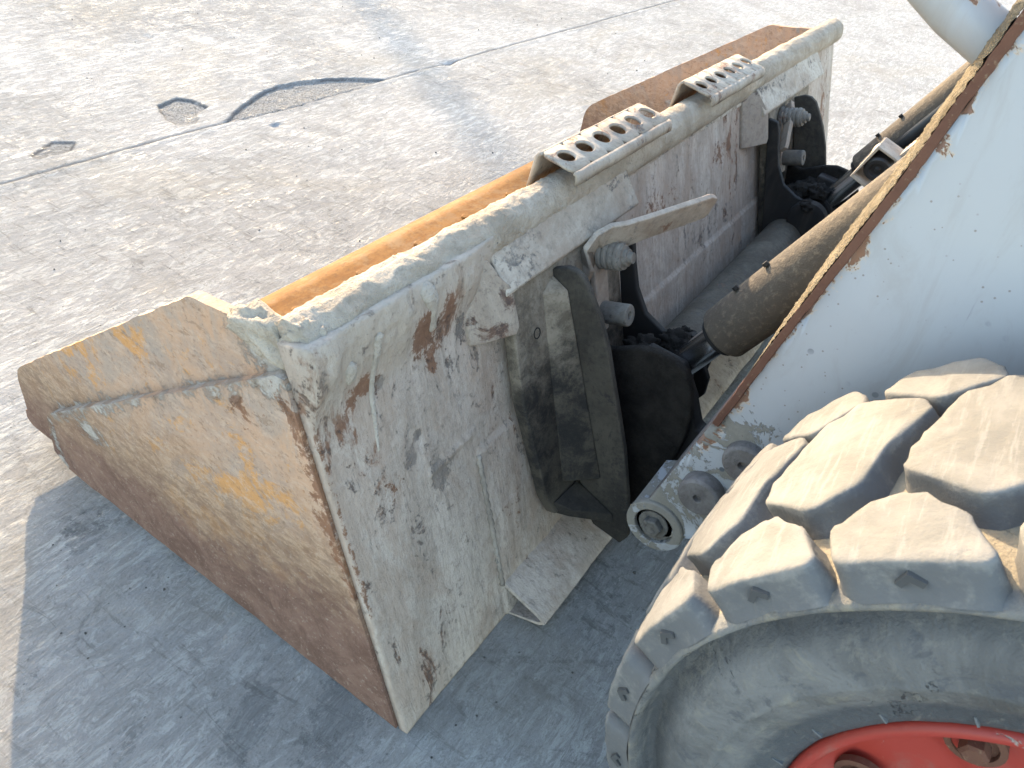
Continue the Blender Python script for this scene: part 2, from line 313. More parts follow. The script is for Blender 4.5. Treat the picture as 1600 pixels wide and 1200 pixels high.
def m_mountface():
    a = N('dusty_mount_face'); s = a.sep(); n1 = a.noise(7, 8, .74, .3); n2 = a.noise(30, 8, .76, .2); n3 = a.noise(150, 5, .76)
    f = a.step(a.add(s[2], a.mul(a.math('SUBTRACT', a.add(a.mul(n1, .6), a.mul(n2, .4)), .5), .42)), .26, .44)
    col = a.mix(a.step(n2, .4, .62), (.022, .020, .018), (.072, .060, .045)); tan = a.mix(a.step(n2, .38, .62), (.15, .122, .088), (.25, .21, .16)); col = a.mix(f, col, tan)
    col = a.mix(a.mul(a.step(n3, .54, .64), .45), col, (.05, .042, .032))
    lo = a.step(a.add(s[2], a.mul(a.math('SUBTRACT', n2, .5), .08)), .155, .11); col = a.mix(a.mul(lo, .7), col, (.10, .085, .066))
    return a.done(col, .8, a.bump(a.add(n2, n3), .6, .003), spec=.25)
def m_barrel():
    a = N('dusty_cylinder_steel'); n1 = a.noise(15, 6, .65); n2 = a.noise(120, 5, .75); nz = a.n('ShaderNodeNewGeometry'); 
    col = a.mix(n1, (.052, .041, .031), (.10, .078, .057)); col = a.mix(a.mul(a.step(n2, .5, .66), .6), col, (.16, .125, .085))
    return a.done(col, .85, a.bump(n2, .8, .003), spec=.3)
def m_chrome():
    a = N('oily_chrome'); n1 = a.noise(30, 4); return a.done(a.mix(n1, (.55, .56, .58), (.72, .73, .75)), a.add(.16, a.mul(n1, .15)), None, 1.0)
def m_red():
    a = N('chipped_red_paint'); n1 = a.noise(8, 5, .6); n2 = a.noise(24, 6, .72, .6); n3 = a.noise(130, 4, .7)
    col = a.mix(n1, (.25, .024, .016), (.33, .042, .027)); col = a.mix(a.mul(a.step(n2, .58, .72), .6), col, (.36, .085, .06))
    col = a.mix(a.mul(a.step(a.noise(13, 7, .74, .6, a.mapv(loc=(2, 2, 5))), .50, .66), .5), col, (.21, .12, .09)); ch = a.math('MAXIMUM', a.step(n2, .62, .65), a.step(a.add(a.attr('edge'), a.mul(a.math('SUBTRACT', n2, .5), 1.6)), .6, .68)); col = a.mix(ch, col, a.mix(n3, (.20, .155, .13), (.33, .27, .23)))
    return a.done(col, .5, a.bump(a.mul(ch, -1), .5, .002), spec=.45)
def m_plain(name, c, rough=.6, metal=0.0, var=.25, sc_=30):
    a = N(name); n = a.noise(sc_, 5, .65); return a.done(a.mix(n, tuple(x * (1 - var) for x in c), tuple(min(1, x * (1 + var)) for x in c)), rough, a.bump(n, .25, .002), metal)

M = dict(concrete=m_concrete(),
    back=m_mudsteel('cement_caked_back', base=(.352, .29, .236), light=(.465, .393, .328), dark=(.085, .077, .072), rust=(.21, .095, .048), stretch=(1.6, 1, .55), attrs=True, rust_amt=.25, dark_amt=.35, bump=.8),
    steel=m_mudsteel('dusty_grey_steel', base=(.23, .195, .16), light=(.32, .28, .235), dark=(.06, .06, .065), rust_amt=.4, dark_amt=.5, seed=3),
    flange=m_mudsteel('caked_flange_steel', base=(.33, .275, .215), light=(.46, .40, .325), dark=(.06, .06, .066), rust_amt=.1, dark_amt=.9, seed=8, stretch=(.6, 1, 1), bump=.7),
    guide=m_mudsteel('pitted_guide_steel', base=(.27, .22, .175), light=(.37, .315, .255), rust=(.14, .075, .05), dark=(.06, .05, .05), rust_amt=.9, dark_amt=.6, seed=5),
    step=m_mudsteel('step_steel', base=(.28, .23, .182), light=(.375, .32, .258), rust_amt=.3, dark_amt=.2, seed=11),
    side=m_side(), orange=m_orange(), mud=m_mud('dry_cement_mud', (.30, .243, .18), (.42, .355, .278)), rubber=m_rubber(), sidewall=m_sidewall(), white=m_white(), rust=m_rust(), dust=m_dust(),
    grease=m_grease(), barrel=m_barrel(), chrome=m_chrome(), red=m_red(),
    mount=m_mudsteel('grimy_mount_steel', base=(.030, .0265, .0225), light=(.075, .064, .049), dark=(.0075, .0085, .0125), rust_amt=.1, dark_amt=.9, stretch=(.8, .45, .4), seed=14),
    mountface=m_mountface(),
    bolt=m_mudsteel('dirty_bolt_steel', base=(.13, .12, .105), light=(.22, .20, .17), dark=(.04, .04, .044), rust_amt=.5, dark_amt=.6, seed=17),
    stub=m_mudsteel('rusty_stub_steel', base=(.13, .115, .105), light=(.20, .18, .165), rust=(.12, .06, .04), dark=(.04, .035, .035), rust_amt=.9, dark_amt=.6, seed=27),
    pale=m_mudsteel('pale_dusty_steel', base=(.085, .074, .058), light=(.14, .122, .096), rust_amt=.0, dark_amt=.3, seed=21),
    black=m_plain('black_rubber', (.02, .02, .021), .5), polegrey=m_plain('galvanised_pole', (.35, .36, .37), .5, .6),
    drip=m_mud('smooth_cement_run', (.37, .32, .26), (.46, .405, .34)),
    clod=m_mud('greasy_mud', (.010, .0085, .0075), (.028, .024, .020), False))

# ------------------------------------------------------------------ ground
def ar(*segs):
    out = []
    for a, b, s in segs: out += list(np.arange(a, b, s))
    return np.array(out)
gx = np.concatenate([[-150, -60, -20, -8, -3, -1.6], ar((-.9, .4, .014), (.4, 2.0, .006), (2.0, 7.2, .03)), [7.6, 8.5, 10, 14, 20, 35, 70, 150]])
gy = np.concatenate([[-150, -60, -20, -8, -3, -1.6], ar((-1.0, 1.5, .014), (1.5, 1.98, .006), (1.98, 4.2, .025)), [4.5, 5.2, 6.5, 9, 14, 25, 60, 150]])
GX, GY = np.meshgrid(gx, gy); near = ((GX > -.9) & (GX < 7.2) & (GY > -1) & (GY < 4.2)).astype(float)
Z = (vfbm(GX * 3, GY * 3, 4, 1) - .5) * .006 * near
jy = 1.694 - .0425 * (GX - .45) + (vfbm(GX * 9, GX * 0 + 3, 3, 5) - .5) * .012
jm = np.exp(-((GY - jy) / .005) ** 2) * near; Z -= jm * .0045
Z += np.exp(-((GY - jy + .015) / .02) ** 2) * .002 * near
sp1 = [(1.109, 1.664), (1.19, 1.715), (1.279, 1.762), (1.40, 1.815), (1.485, 1.823), (1.56, 1.806), (1.66, 1.765), (1.742, 1.712), (1.808, 1.64), (1.72, 1.630), (1.65, 1.626), (1.535, 1.631), (1.354, 1.633), (1.22, 1.645)]
sp2 = [(1.059, 1.908), (1.142, 1.931), (1.17, 1.87), (1.164, 1.806), (1.101, 1.778), (1.051, 1.714), (1.0, 1.745), (1.009, 1.807)]
sp3 = [(.596, 1.804), (.681, 1.852), (.726, 1.811), (.687, 1.768), (.6, 1.777)]
wob = (vfbm(GX * 28, GY * 28, 3, 9) - .5) * .03
spall = np.zeros(GX.shape); rim_shade_dirt = np.zeros(GX.shape)
for poly, dep in ((sp1, .0085), (sp2, .007), (sp3, .004)):
    sd = np.where(inpoly(GX, GY, poly), 1, -1) * polydist(GX, GY, poly) + wob * .5
    k = np.clip((sd + .003) / .007, 0, 1) * near; spall = np.maximum(spall, k)
    edge_n = vfbm(GX * 9, GY * 9, 3, 71); rim_shade_dirt = np.maximum(rim_shade_dirt, np.exp(-((sd - .003) / .006) ** 2) * near * np.clip((edge_n - .30) / .1, 0, 1)); rim_shade_dirt = np.maximum(rim_shade_dirt, (vfbm(GX * 45, GY * 45, 3, 72) > .66) * np.clip(sd / .01, 0, 1) * near * .5)  # mask for painted edge shadow and dirt, plus scattered dark specks inside
    Z -= k * dep * (.75 + .5 * vfbm(GX * 60, GY * 60, 3, 3))
for (px, py, pr, ph) in ((1.48, 2.535, .022, .004), (.952, 1.991, .012, .004), (1.214, 1.558, .018, .005), (2.16, 1.62, .04, .006)):
    Z -= np.exp(-((GX - px) ** 2 + ((GY - py) * 1.6) ** 2) / pr ** 2) * ph * 2
gv = np.stack([GX, GY, Z], -1).reshape(-1, 3); nx, ny = len(gx), len(gy)
idx = np.arange(nx * ny).reshape(ny, nx)
gf = np.stack([idx[:-1, :-1], idx[:-1, 1:], idx[1:, 1:], idx[1:, :-1]], -1).reshape(-1, 4)
me = bpy.data.meshes.new('ground'); me.vertices.add(len(gv)); me.vertices.foreach_set('co', gv.ravel())
me.loops.add(gf.size); me.loops.foreach_set('vertex_index', gf.ravel()); me.polygons.add(len(gf)); me.polygons.foreach_set('loop_start', np.arange(0, gf.size, 4))
me.update(); me.validate()
me.polygons.foreach_set('use_smooth', np.ones(len(gf), bool))
def fattr(me, name, arr):
    at = me.attributes.new(name, 'FLOAT', 'POINT'); at.data.foreach_set('value', np.asarray(arr, np.float32).ravel())
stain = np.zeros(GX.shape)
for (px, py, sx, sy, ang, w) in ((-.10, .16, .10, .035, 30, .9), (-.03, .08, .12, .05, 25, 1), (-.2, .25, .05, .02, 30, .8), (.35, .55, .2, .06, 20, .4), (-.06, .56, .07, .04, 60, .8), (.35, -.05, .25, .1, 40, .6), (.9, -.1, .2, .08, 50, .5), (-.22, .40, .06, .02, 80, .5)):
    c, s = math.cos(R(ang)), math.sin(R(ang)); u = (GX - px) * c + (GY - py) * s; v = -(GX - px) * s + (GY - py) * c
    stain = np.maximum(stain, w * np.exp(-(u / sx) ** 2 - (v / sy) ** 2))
fattr(me, 'stain', stain); fattr(me, 'joint', jm); fattr(me, 'spall', spall); fattr(me, 'rim', rim_shade_dirt)
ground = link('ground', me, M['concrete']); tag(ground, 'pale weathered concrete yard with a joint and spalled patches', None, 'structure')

rg = random.Random(3); mb = MB()
for _ in range(420):
    px, py = rg.uniform(-.4, 3.2), rg.uniform(-.5, 2.9); r = rg.choice((.0008, .001, .0012, .0018, .0028))
    vv = [(math.cos(k * 1.05) * r * rg.uniform(.7, 1.3), math.sin(k * 1.05) * r * rg.uniform(.7, 1.3)) for k in range(6)]
    mb.addm([(px + a, py + b, -.001) for a, b in vv] + [(px + a * .6, py + b * .6, r * rg.uniform(.7, 1.3)) for a, b in vv], [tuple(range(6, 12))] + [(i, (i + 1) % 6, 6 + (i + 1) % 6, 6 + i) for i in range(6)])
gr = mb.build('grit', m_plain('grit_stone', (.07, .066, .06), .9, 0, .5, 60)); tag(gr, 'loose dark grit scattered over the concrete', 'grit', 'stuff')

# ------------------------------------------------------------------ bucket (bucket frame: x across, y forward, z up; heel edge at origin)
W = 1.73; TILT = R(3.0); LEAN = .1658 / .4896
bucket = empty('loader_bucket', (0, 0, 0), (TILT, 0, 0))
tag(bucket, 'wide cement-caked steel loader bucket resting on the concrete', 'bucket')
BN = Vector((0, 1, -LEAN)).normalized()                  # pointing into the bucket
def bp(x, z, off=0.0):                                   # point on the back plate; off = outward distance
    return Vector((x, z * LEAN, z)) - BN * off

def rounded(poly, idxs, r, n=5):
    out = []; m = len(poly)
    for i, p in enumerate(poly):
        if i not in idxs: out.append(p); continue
        p = Vector(p).to_2d() if not isinstance(p, Vector) else p
        a = (Vector(poly[i - 1]) - Vector(poly[i])).normalized(); b = (Vector(poly[(i + 1) % m]) - Vector(poly[i])).normalized()
        P = Vector(poly[i]); A = P + a * r; B = P + b * r
        for k in range(n + 1):
            t = k / n; q = A * (1 - t) ** 2 + P * 2 * t * (1 - t) + B * t * t; out.append((q.x, q.y))
    return out
plate_poly = rounded([(0, 0), (.70, 0), (.776, .0), (.782, .012), (.774, .030), (.764, .036), (.770, .118), (.313, .472), (.262, .478), (.205, .490), (.166, .49)], {6}, .035)
plate_poly = [(.0115, .0005), (.70, 0), (.772, .0), (.783, .012), (.777, .030), (.770, .034)] + rounded([(.770, .034), (.767, .118), (.313, .472)], {1}, .035)[1:-1] + rounded([(.767, .118), (.313, .472), (.26, .4765)], {1}, .012)[1:-1] + [(.262, .478), (.205, .490), (.1785, .49)]
wear_poly = rounded([(.0125, .0005), (.66, -.006), (.686, .012), (.672, .098), (.180, .458), (.1685, .459)], {3}, .018)
def dense_plate(poly, x0, x1, cell=.011, disp=.0012, seed=0.0):
    """flat plate triangulated finely on its faces so that dents, dirt masks and a worn edge can sit on it"""
    bm = bmesh.new()
    # resample the outline
    pts = []
    for i in range(len(poly)):
        a, b = Vector(poly[i]), Vector(poly[(i + 1) % len(poly)]); k = max(1, int((b - a).length / cell))
        for j in range(k):
            p = a.lerp(b, j / k); pts.append((p.x, p.y))
    lo = [bm.verts.new((x0, y, z)) for y, z in pts]; f = bm.faces.new(lo)
    bmesh.ops.triangulate(bm, faces=[f])
    for _ in range(6):
        es = [e for e in bm.edges if e.calc_length() > cell * 2.2 and not e.is_boundary]
        if not es: break
        bmesh.ops.subdivide_edges(bm, edges=es, cuts=1); bmesh.ops.triangulate(bm, faces=[q for q in bm.faces if len(q.verts) > 3])
    r = bmesh.ops.extrude_face_region(bm, geom=list(bm.faces)); nv = [g for g in r['geom'] if isinstance(g, bmesh.types.BMVert)]
    for v in nv: v.co.x = x1
    for v in bm.verts:
        n = fbm(v.co.y * 14 + seed, v.co.z * 14, seed, 3); v.co.x += n * disp
        if disp > 0:
            e = fbm(v.co.y * 40 + seed, v.co.z * 40, 3 + seed, 2) * .0012; v.co.y += e; v.co.z += e
    bmesh.ops.recalc_face_normals(bm, faces=bm.faces)
    return bm
def finish_bm(bm, name, mat, parent, attrs=None, bevel=.0015):
    me = bpy.data.meshes.new(name); bm.to_mesh(me); bm.free()
    co = np.empty(len(me.vertices) * 3, np.float32); me.vertices.foreach_get('co', co); co = co.reshape(-1, 3)
    for k, fn in (attrs or {}).items(): fattr(me, k, fn(co))
    return link(name, me, mat, parent, bevel, 2)
def cement_mask(co):
    y, z = co[:, 1], co[:, 2]
    m = np.exp(-((y - .675) / .03) ** 2 - ((z - .05) / .05) ** 2) * .62
    m = np.maximum(m, .72 * np.exp(-((y - .668 - .04 * (z - .05)) / .014) ** 2) * (z < .115))
    m = np.maximum(m, .66 * np.exp(-((z - .455 + (y - .17) * .716) / .022) ** 2) * (y < .67) * (y > .15))       # band under the overlay's top edge
    m = np.maximum(m, .75 * np.exp(-((y - .2) / .07) ** 2 - ((z - .46) / .05) ** 2))
    m = np.maximum(m, .62 * np.exp(-((y - .56) / .07) ** 2 - ((z - .14) / .035) ** 2))
    return m
def rust_mask(co):
    y, z = co[:, 1], co[:, 2]; d = y - z * LEAN
    m = .85 * np.exp(-((d - .018) / .020) ** 2) * np.clip((z - .16) / .06, 0, 1) * np.clip((.47 - z) / .05, 0, 1)
    return np.maximum(m, .62 * np.exp(-((y - .22) / .06) ** 2 - ((z - .385) / .04) ** 2))
for k, sx in enumerate((0, 1)):
    xm = (lambda x: x) if sx == 0 else (lambda x: W - x)
    a, b = (.006, .020) if sx == 0 else (W - .020, W - .006)
    sp = finish_bm(dense_plate(plate_poly, a, b, .012, .0010, 2.0 + 5 * k), 'side_plate', M['side'], bucket, {'cement': cement_mask, 'rust': rust_mask})
    a, b = (-.009, .0052) if sx == 0 else (W - .0052, W + .009)
    wp = finish_bm(dense_plate(wear_poly, a, b, .012, .0012, 9.0 + 5 * k), 'wear_plate', M['side'], sp, {'cement': cement_mask, 'rust': rust_mask})

# back plate: height field with dried cement, drips, a shallow doubler and the weld under it
xs = np.concatenate([ar((-.0055, .72, .0034), (.72, 1.7355, .009)), [1.7355]]); zs = np.linspace(.0, .497, 150)
BX, BZ = np.meshgrid(xs, zs)
H = (vfbm(BX * 22, BZ * 14, 5, 21) ** 2) * .004 + (vfbm(BX * 90, BZ * 50, 3, 33) - .5) * .0012
crust = np.clip((BZ - .455 + .07 * vfbm(BX * 12, BZ * 3, 3, 2) - np.where(BX < .36, .055, .0)) / .05, 0, 1)
crust_l = np.clip((BZ - (.462 - .09 * vfbm(BX * 16, BZ * 2, 3, 2) * np.clip((.34 - BX) / .1, 0, 1))) / .03, 0, 1); H += crust_l * .002
H += np.clip((.035 - BX) / .02, 0, 1) * np.clip((BZ - .36) / .1, 0, 1) * .007 * vfbm(BX * 40, BZ * 30, 4, 6)     # fillet of mud in the corner
nearw = np.clip((.40 - BX) / .20, 0, 1); nearw = nearw * nearw * (3 - 2 * nearw)
fill = np.clip((BZ - (.470 - .065 * nearw) + .035 * (vfbm(BX * 16, BZ * 4, 4, 44) - .5)) / (.018 + .065 * nearw), 0, 1); fill = fill * fill * (3 - 2 * fill)
H += fill * (.006 + .020 * nearw) * (.9 + .2 * vfbm(BX * 60, BZ * 60, 4, 45)) + fill * (vfbm(BX * 160, BZ * 160, 3, 47) - .5) * .003
clean = np.clip(crust_l * .4 + fill * .5, 0, .8)
capc = np.zeros(BX.shape)
def capsule(x0, z0, x1, z1, r0, r1, h):
    global H, clean, capc
    t = np.clip(((BX - x0) * (x1 - x0) + (BZ - z0) * (z1 - z0)) / ((x1 - x0) ** 2 + (z1 - z0) ** 2), 0, 1)
    d = np.hypot(BX - x0 - t * (x1 - x0), BZ - z0 - t * (z1 - z0)); r = r0 + (r1 - r0) * t
    k = np.clip(1 - (d / r) ** 2, 0, 1); H = H + np.sqrt(k) * h; capc = np.maximum(capc, np.clip(k * 6, 0, 1))
H += np.exp(-((BZ - .283 - .06 * (BX - .15)) / .004) ** 2) * ((BX > .12) & (BX < .21)) * .003
mk = np.clip((BX - .206) / .004, 0, 1) * np.clip((BX < 1.53), 0, 1) * np.clip((.262 - BZ) / .003, 0, 1); H += mk * .0045
dent = np.exp(-((BX - .126) / .022) ** 2 - ((BZ - .327) / .012) ** 2); H -= dent * .003
mk2 = (np.abs(BX - .245) < .02) & (np.abs(BZ - .135 - .0 * BX) < .03); H += mk2 * .0015
rustm = np.zeros(BX.shape); darkm = np.zeros(BX.shape)
for x, z, rx, rz, w in ((.150, .442, .020, .030, 1.2), (.188, .452, .014, .022, .95), (.061, .422, .022, .016, 1.0), (.045, .418, .012, .02, .8), (.165, .40, .012, .02, .8), (.17, .41, .015, .02, .6), (-.004, .30, .005, .14, .8), (.75, .38, .15, .03, .45), (.25, .14, .02, .03, .55), (1.0, .40, .05, .03, .5), (.07, .30, .02, .02, .5)):
    rustm = np.maximum(rustm, w * np.exp(-((BX - x) / rx) ** 2 - ((BZ - z) / rz) ** 2))
for x, z, rx, rz, w in ((.124, .332, .010, .010, 1.0), (.102, .313, .016, .016, .9), (.146, .276, .035, .03, .75), (.239, .37, .008, .05, .7), (.215, .42, .012, .03, .9), (.20, .38, .03, .03, .5), (.085, .415, .012, .012, .8), (.42, .33, .1, .1, .5), (.9, .3, .2, .15, .45), (.1, .16, .05, .06, .35), (.29, .44, .03, .02, .6)):
    darkm = np.maximum(darkm, w * np.exp(-((BX - x) / rx) ** 2 - ((BZ - z) / rz) ** 2))
clean = np.maximum(clean * (1 - np.clip(rustm * 1.6, 0, 1)), capc); rustm *= (1 - capc); darkm *= (1 - capc)
P = np.stack([BX, BZ * LEAN, BZ], -1) - H[..., None] * np.array(BN)
nb, mb = len(xs), len(zs); fr = P.reshape(-1, 3); bk = (np.stack([BX, BZ * LEAN, BZ], -1) + .010 * np.array(BN)).reshape(-1, 3)
ii = np.arange(nb * mb).reshape(mb, nb); qf = np.stack([ii[:-1, :-1], ii[:-1, 1:], ii[1:, 1:], ii[1:, :-1]], -1).reshape(-1, 4); o2 = nb * mb
bfaces = [tuple(q) for q in qf] + [tuple(q[::-1] + o2) for q in qf]
ring = list(ii[0, :]) + list(ii[1:, -1]) + list(ii[-1, -2::-1]) + list(ii[-2:0:-1, 0])
bfaces += [(ring[i], ring[i] + o2, ring[(i + 1) % len(ring)] + o2, ring[(i + 1) % len(ring)]) for i in range(len(ring))]
me = new_mesh('back_plate', np.concatenate([fr, bk]), [tuple(int(x) for x in f) for f in bfaces], True)
z0 = np.zeros(o2)
fattr(me, 'rust', np.concatenate([rustm.ravel(), z0])); fattr(me, 'dark', np.concatenate([darkm.ravel(), z0])); fattr(me, 'clean', np.concatenate([np.clip(clean, 0, 1).ravel() * .9, z0]))
link('back_plate', me, M['back'], bucket)

# runs of cement that dried on the back plate
xs_b, zs_b, H_b = xs.copy(), zs.copy(), H.copy()
def hsurf(x, z):
    i = min(len(zs_b) - 1, max(0, int(round(np.interp(z, zs_b, np.arange(len(zs_b))))))); return float(np.interp(x, xs_b, H_b[i]))
def drip(path):
    pts = []
    for (x0, z0, r0), (x1, z1, r1) in zip(path, path[1:]):
        k = max(2, int(math.hypot(x1 - x0, z1 - z0) / .003))
        for j in range(k): t = j / k; pts.append((x0 + (x1 - x0) * t, z0 + (z1 - z0) * t, r0 + (r1 - r0) * t))
    pts.append(path[-1]); n = 14; v = []
    x, z, r = pts[0]; pts.insert(0, (x, z + r * .8, r * .3)); x, z, r = pts[-1]; pts.append((x, z - r * .55, r * .75)); pts.append((x, z - r * .95, r * .25))
    for (x, z, r) in pts:
        r *= 1 + .12 * fbm(x * 300, z * 300, 1, 2)
        for i in range(n):
            t = 2 * math.pi * i / n; xx = x + math.cos(t) * r; v.append(bp(xx, z, hsurf(x, z) + math.sin(t) * min(r * .7, .005)))
    f = [(j * n + i, j * n + (i + 1) % n, (j + 1) * n + (i + 1) % n, (j + 1) * n + i) for j in range(len(pts) - 1) for i in range(n)] + [tuple(range(n)), tuple((len(pts) - 1) * n + i for i in range(n))]
    link('cement_drip', new_mesh('cement_drip', v, f, True), M['drip'], bucket)
drip([(.150, .488, .010), (.152, .480, .011), (.156, .470, .0085), (.159, .464, .0048), (.162, .450, .0042), (.164, .439, .0052)])
drip([(.079, .470, .006), (.0765, .440, .0040), (.0735, .412, .0036), (.068, .378, .0026), (.064, .350, .0016)])
drip([(.042, .456, .007), (.043, .443, .0068)])

# rolled top lip under a crust of cement
xs = np.concatenate([ar((.004, .75, .003), (.75, 1.728, .006)), [1.728]]); na = 52
v = []
for x in xs:
    thick = .0035 * max(0, 1 - max(0, x - .22) / .22) + .0012; zc = .4915 - .0085 * min(1, max(0, (1.25 - x) / .6))
    for k in range(na):
        t = 2 * math.pi * k / na; cy, cz = math.cos(t), math.sin(t)
        up = max(0, cz * .8 + .25) ; n = fbm(x * 26, t * 2.2, 1.3, 4); n2 = fbm(x * 90, t * 7, 4.1, 3)
        r = .0275 + (thick * (.75 + .5 * n) + .0011 * n2) * min(1, up + .15) + .0008 * n
        r += .0026 * max(0, fbm(x * 85, t * 8, 8.2, 3)) * (1 if x < .5 else .35) * (cz > .1)
        v.append((x, .170 + cy * r * .96 - .25 * (zc - .4915) * 0, zc + cz * r))
f = [(j * na + i, j * na + (i + 1) % na, (j + 1) * na + (i + 1) % na, (j + 1) * na + i) for j in range(len(xs) - 1) for i in range(na)]
f += [tuple(range(na - 1, -1, -1)), tuple((len(xs) - 1) * na + i for i in range(na))]
link('top_lip', new_mesh('top_lip', v, f, True), M['mud'], bucket)
# lump of cement where the lip meets the near side plate
def lump(name, c, rad, mat, parent, amp=.35, freq=30, sub=4, M_=None):
    bm = bmesh.new(); bmesh.ops.create_icosphere(bm, subdivisions=sub, radius=1)
    for q in bm.verts:
        d = q.co.normalized(); n = fbm(d.x * 2.2 + c[0] * 9, d.y * 2.2 + c[1] * 9, d.z * 2.2, 4); q.co = Vector((d.x * rad[0], d.y * rad[1], d.z * rad[2])) * (1 + amp * n) + Vector(c)
        if M_ is not None: q.co = M_ @ q.co
    me = bpy.data.meshes.new(name); bm.to_mesh(me); bm.free()
    for p in me.polygons: p.use_smooth = True
    return link(name, me, mat, parent)
lump('cement_lump', (.012, .205, .478), (.017, .05, .024), M['mud'], bucket)
lump('cement_lump', (.016, .165, .470), (.017, .026, .04), M['mud'], bucket)

# floor and cutting edge
MB().prism([(.0115, .001), (.70, .001), (.70, .015), (.0165, .015)], .0205, W - .0205).build('floor_plate', M['orange'], bucket, .001)
MB().prism([(.58, .0155), (.742, .0155), (.758, .0165), (.790, .004), (.790, .0005), (.7005, .0005), (.7005, .0152), (.58, .0152)], .0205, W - .0205).build('cutting_edge', M['orange'], bucket, .001)
for k in range(9):
    x = .12 + k * .185
    MB().lathe((x, .70 + .004 * (k % 2), .0150), (0, 0, 1), [(0, .011), (.004, .011), (.0055, .008)], 14).build('edge_bolt', M['orange'], bucket)
# hook flanges that the mount hangs from, with guide plates
def flange(x0, x1):
    prof = [(.476, .0), (.484, .010), (.483, .018), (.436, .037), (.432, .035), (.433, .028), (.470, .004)]
    nseg = max(12, int((x1 - x0) / .006)); v = []; n = len(prof)
    for j in range(nseg + 1):
        x = x0 + (x1 - x0) * j / nseg
        for i, (z, o) in enumerate(prof):
            w = fbm(x * 30, i * .7, 2.0, 3) * .0012 + (fbm(x * 45, i, 6.0, 3) * .0022 if i in (1, 2) else 0)
            v.append(bp(x, z + w, o + w * .6))
    f = [(j * n + i, j * n + (i + 1) % n, (j + 1) * n + (i + 1) % n, (j + 1) * n + i) for j in range(nseg) for i in range(n)]
    f += [tuple(range(n)), tuple(nseg * n + i for i in range(n))]
    link('hook_flange', new_mesh('hook_flange', v, f), M['flange'], bucket, .0018, 2)
flange(.268, .598); flange(W - .598, W - .20)
# thin welded ledge between the hooks
mb = MB()
for j in range(60):
    x0 = .60 + j * (W - 1.2) / 60; x1 = x0 + (W - 1.2) / 60; w = .004 + .004 * abs(fbm(x0 * 20, 3, 0, 3)); z = .466 + .003 * fbm(x0 * 8, 1, 1, 2)
    mb.hexa([bp(x0, z - .008, 0), bp(x1, z - .008, 0), bp(x1, z - .006, w), bp(x0, z - .006, w), bp(x0, z + .004, 0), bp(x1, z + .004, 0), bp(x1, z + .001, w), bp(x0, z + .001, w)])
mb.build('weld_ledge', M['flange'], bucket)
def guide(poly, xl, xr):
    mb = MB(); n = len(poly); so = lambda x: .006 + .030 * min(1, max(0, (x - xl) / (.75 * (xr - xl))))
    v = [bp(x, z, so(x) - .008) for x, z in poly] + [bp(x, z, so(x)) for x, z in poly]
    mb.addm(v, [tuple(range(n)), tuple(range(2 * n - 1, n - 1, -1))] + [(i, (i + 1) % n, n + (i + 1) % n, n + i) for i in range(n)])
    return mb.build('guide_plate', M['guide'], bucket, .002, 3)
g = [(.226, .482), (.240, .482), (.256, .478), (.266, .455), (.281, .438), (.284, .392), (.277, .384), (.240, .386), (.226, .388)]
guide(g, .226, .284); guide([(1.095 + (x - .226) * 1.1, z - .004) for x, z in g], 1.095, 1.159)
# heel flange folded back under the bucket
hp = [(.022, .070), (.0185, .058), (-.046, .036), (-.058, .026), (-.050, .018), (-.0005, -.002), (-.0005, .002), (-.047, .0225), (-.0515, .027), (-.044, .0315), (.0195, .0515)]
nseg = 60; v = []; n = len(hp)
for j in range(nseg + 1):
    x = .209 + (1.52 - .209) * j / nseg
    for i, (y, z) in enumerate(hp): w = fbm(x * 14, i * .5, 3, 3) * .0012; v.append((x, y + w, z + w))
f = [(j * n + i, j * n + (i + 1) % n, (j + 1) * n + (i + 1) % n, (j + 1) * n + i) for j in range(nseg) for i in range(n)] + [tuple(range(n)), tuple(nseg * n + i for i in range(n))]
link('heel_flange', new_mesh('heel_flange', v, f), M['back'], bucket, .0012, 2)
# weld bead down the left edge of the doubler
mb = MB(); pts = [bp(.207 + .0012 * math.sin(k * 2.1), .255 - k * .0046, .004) for k in range(45)]
mb.tube(pts, [.0032 + .0012 * abs(fbm(k * .7, 2, 1, 2)) for k in range(45)], 8).build('weld_bead', M['steel'], bucket, smooth=True)
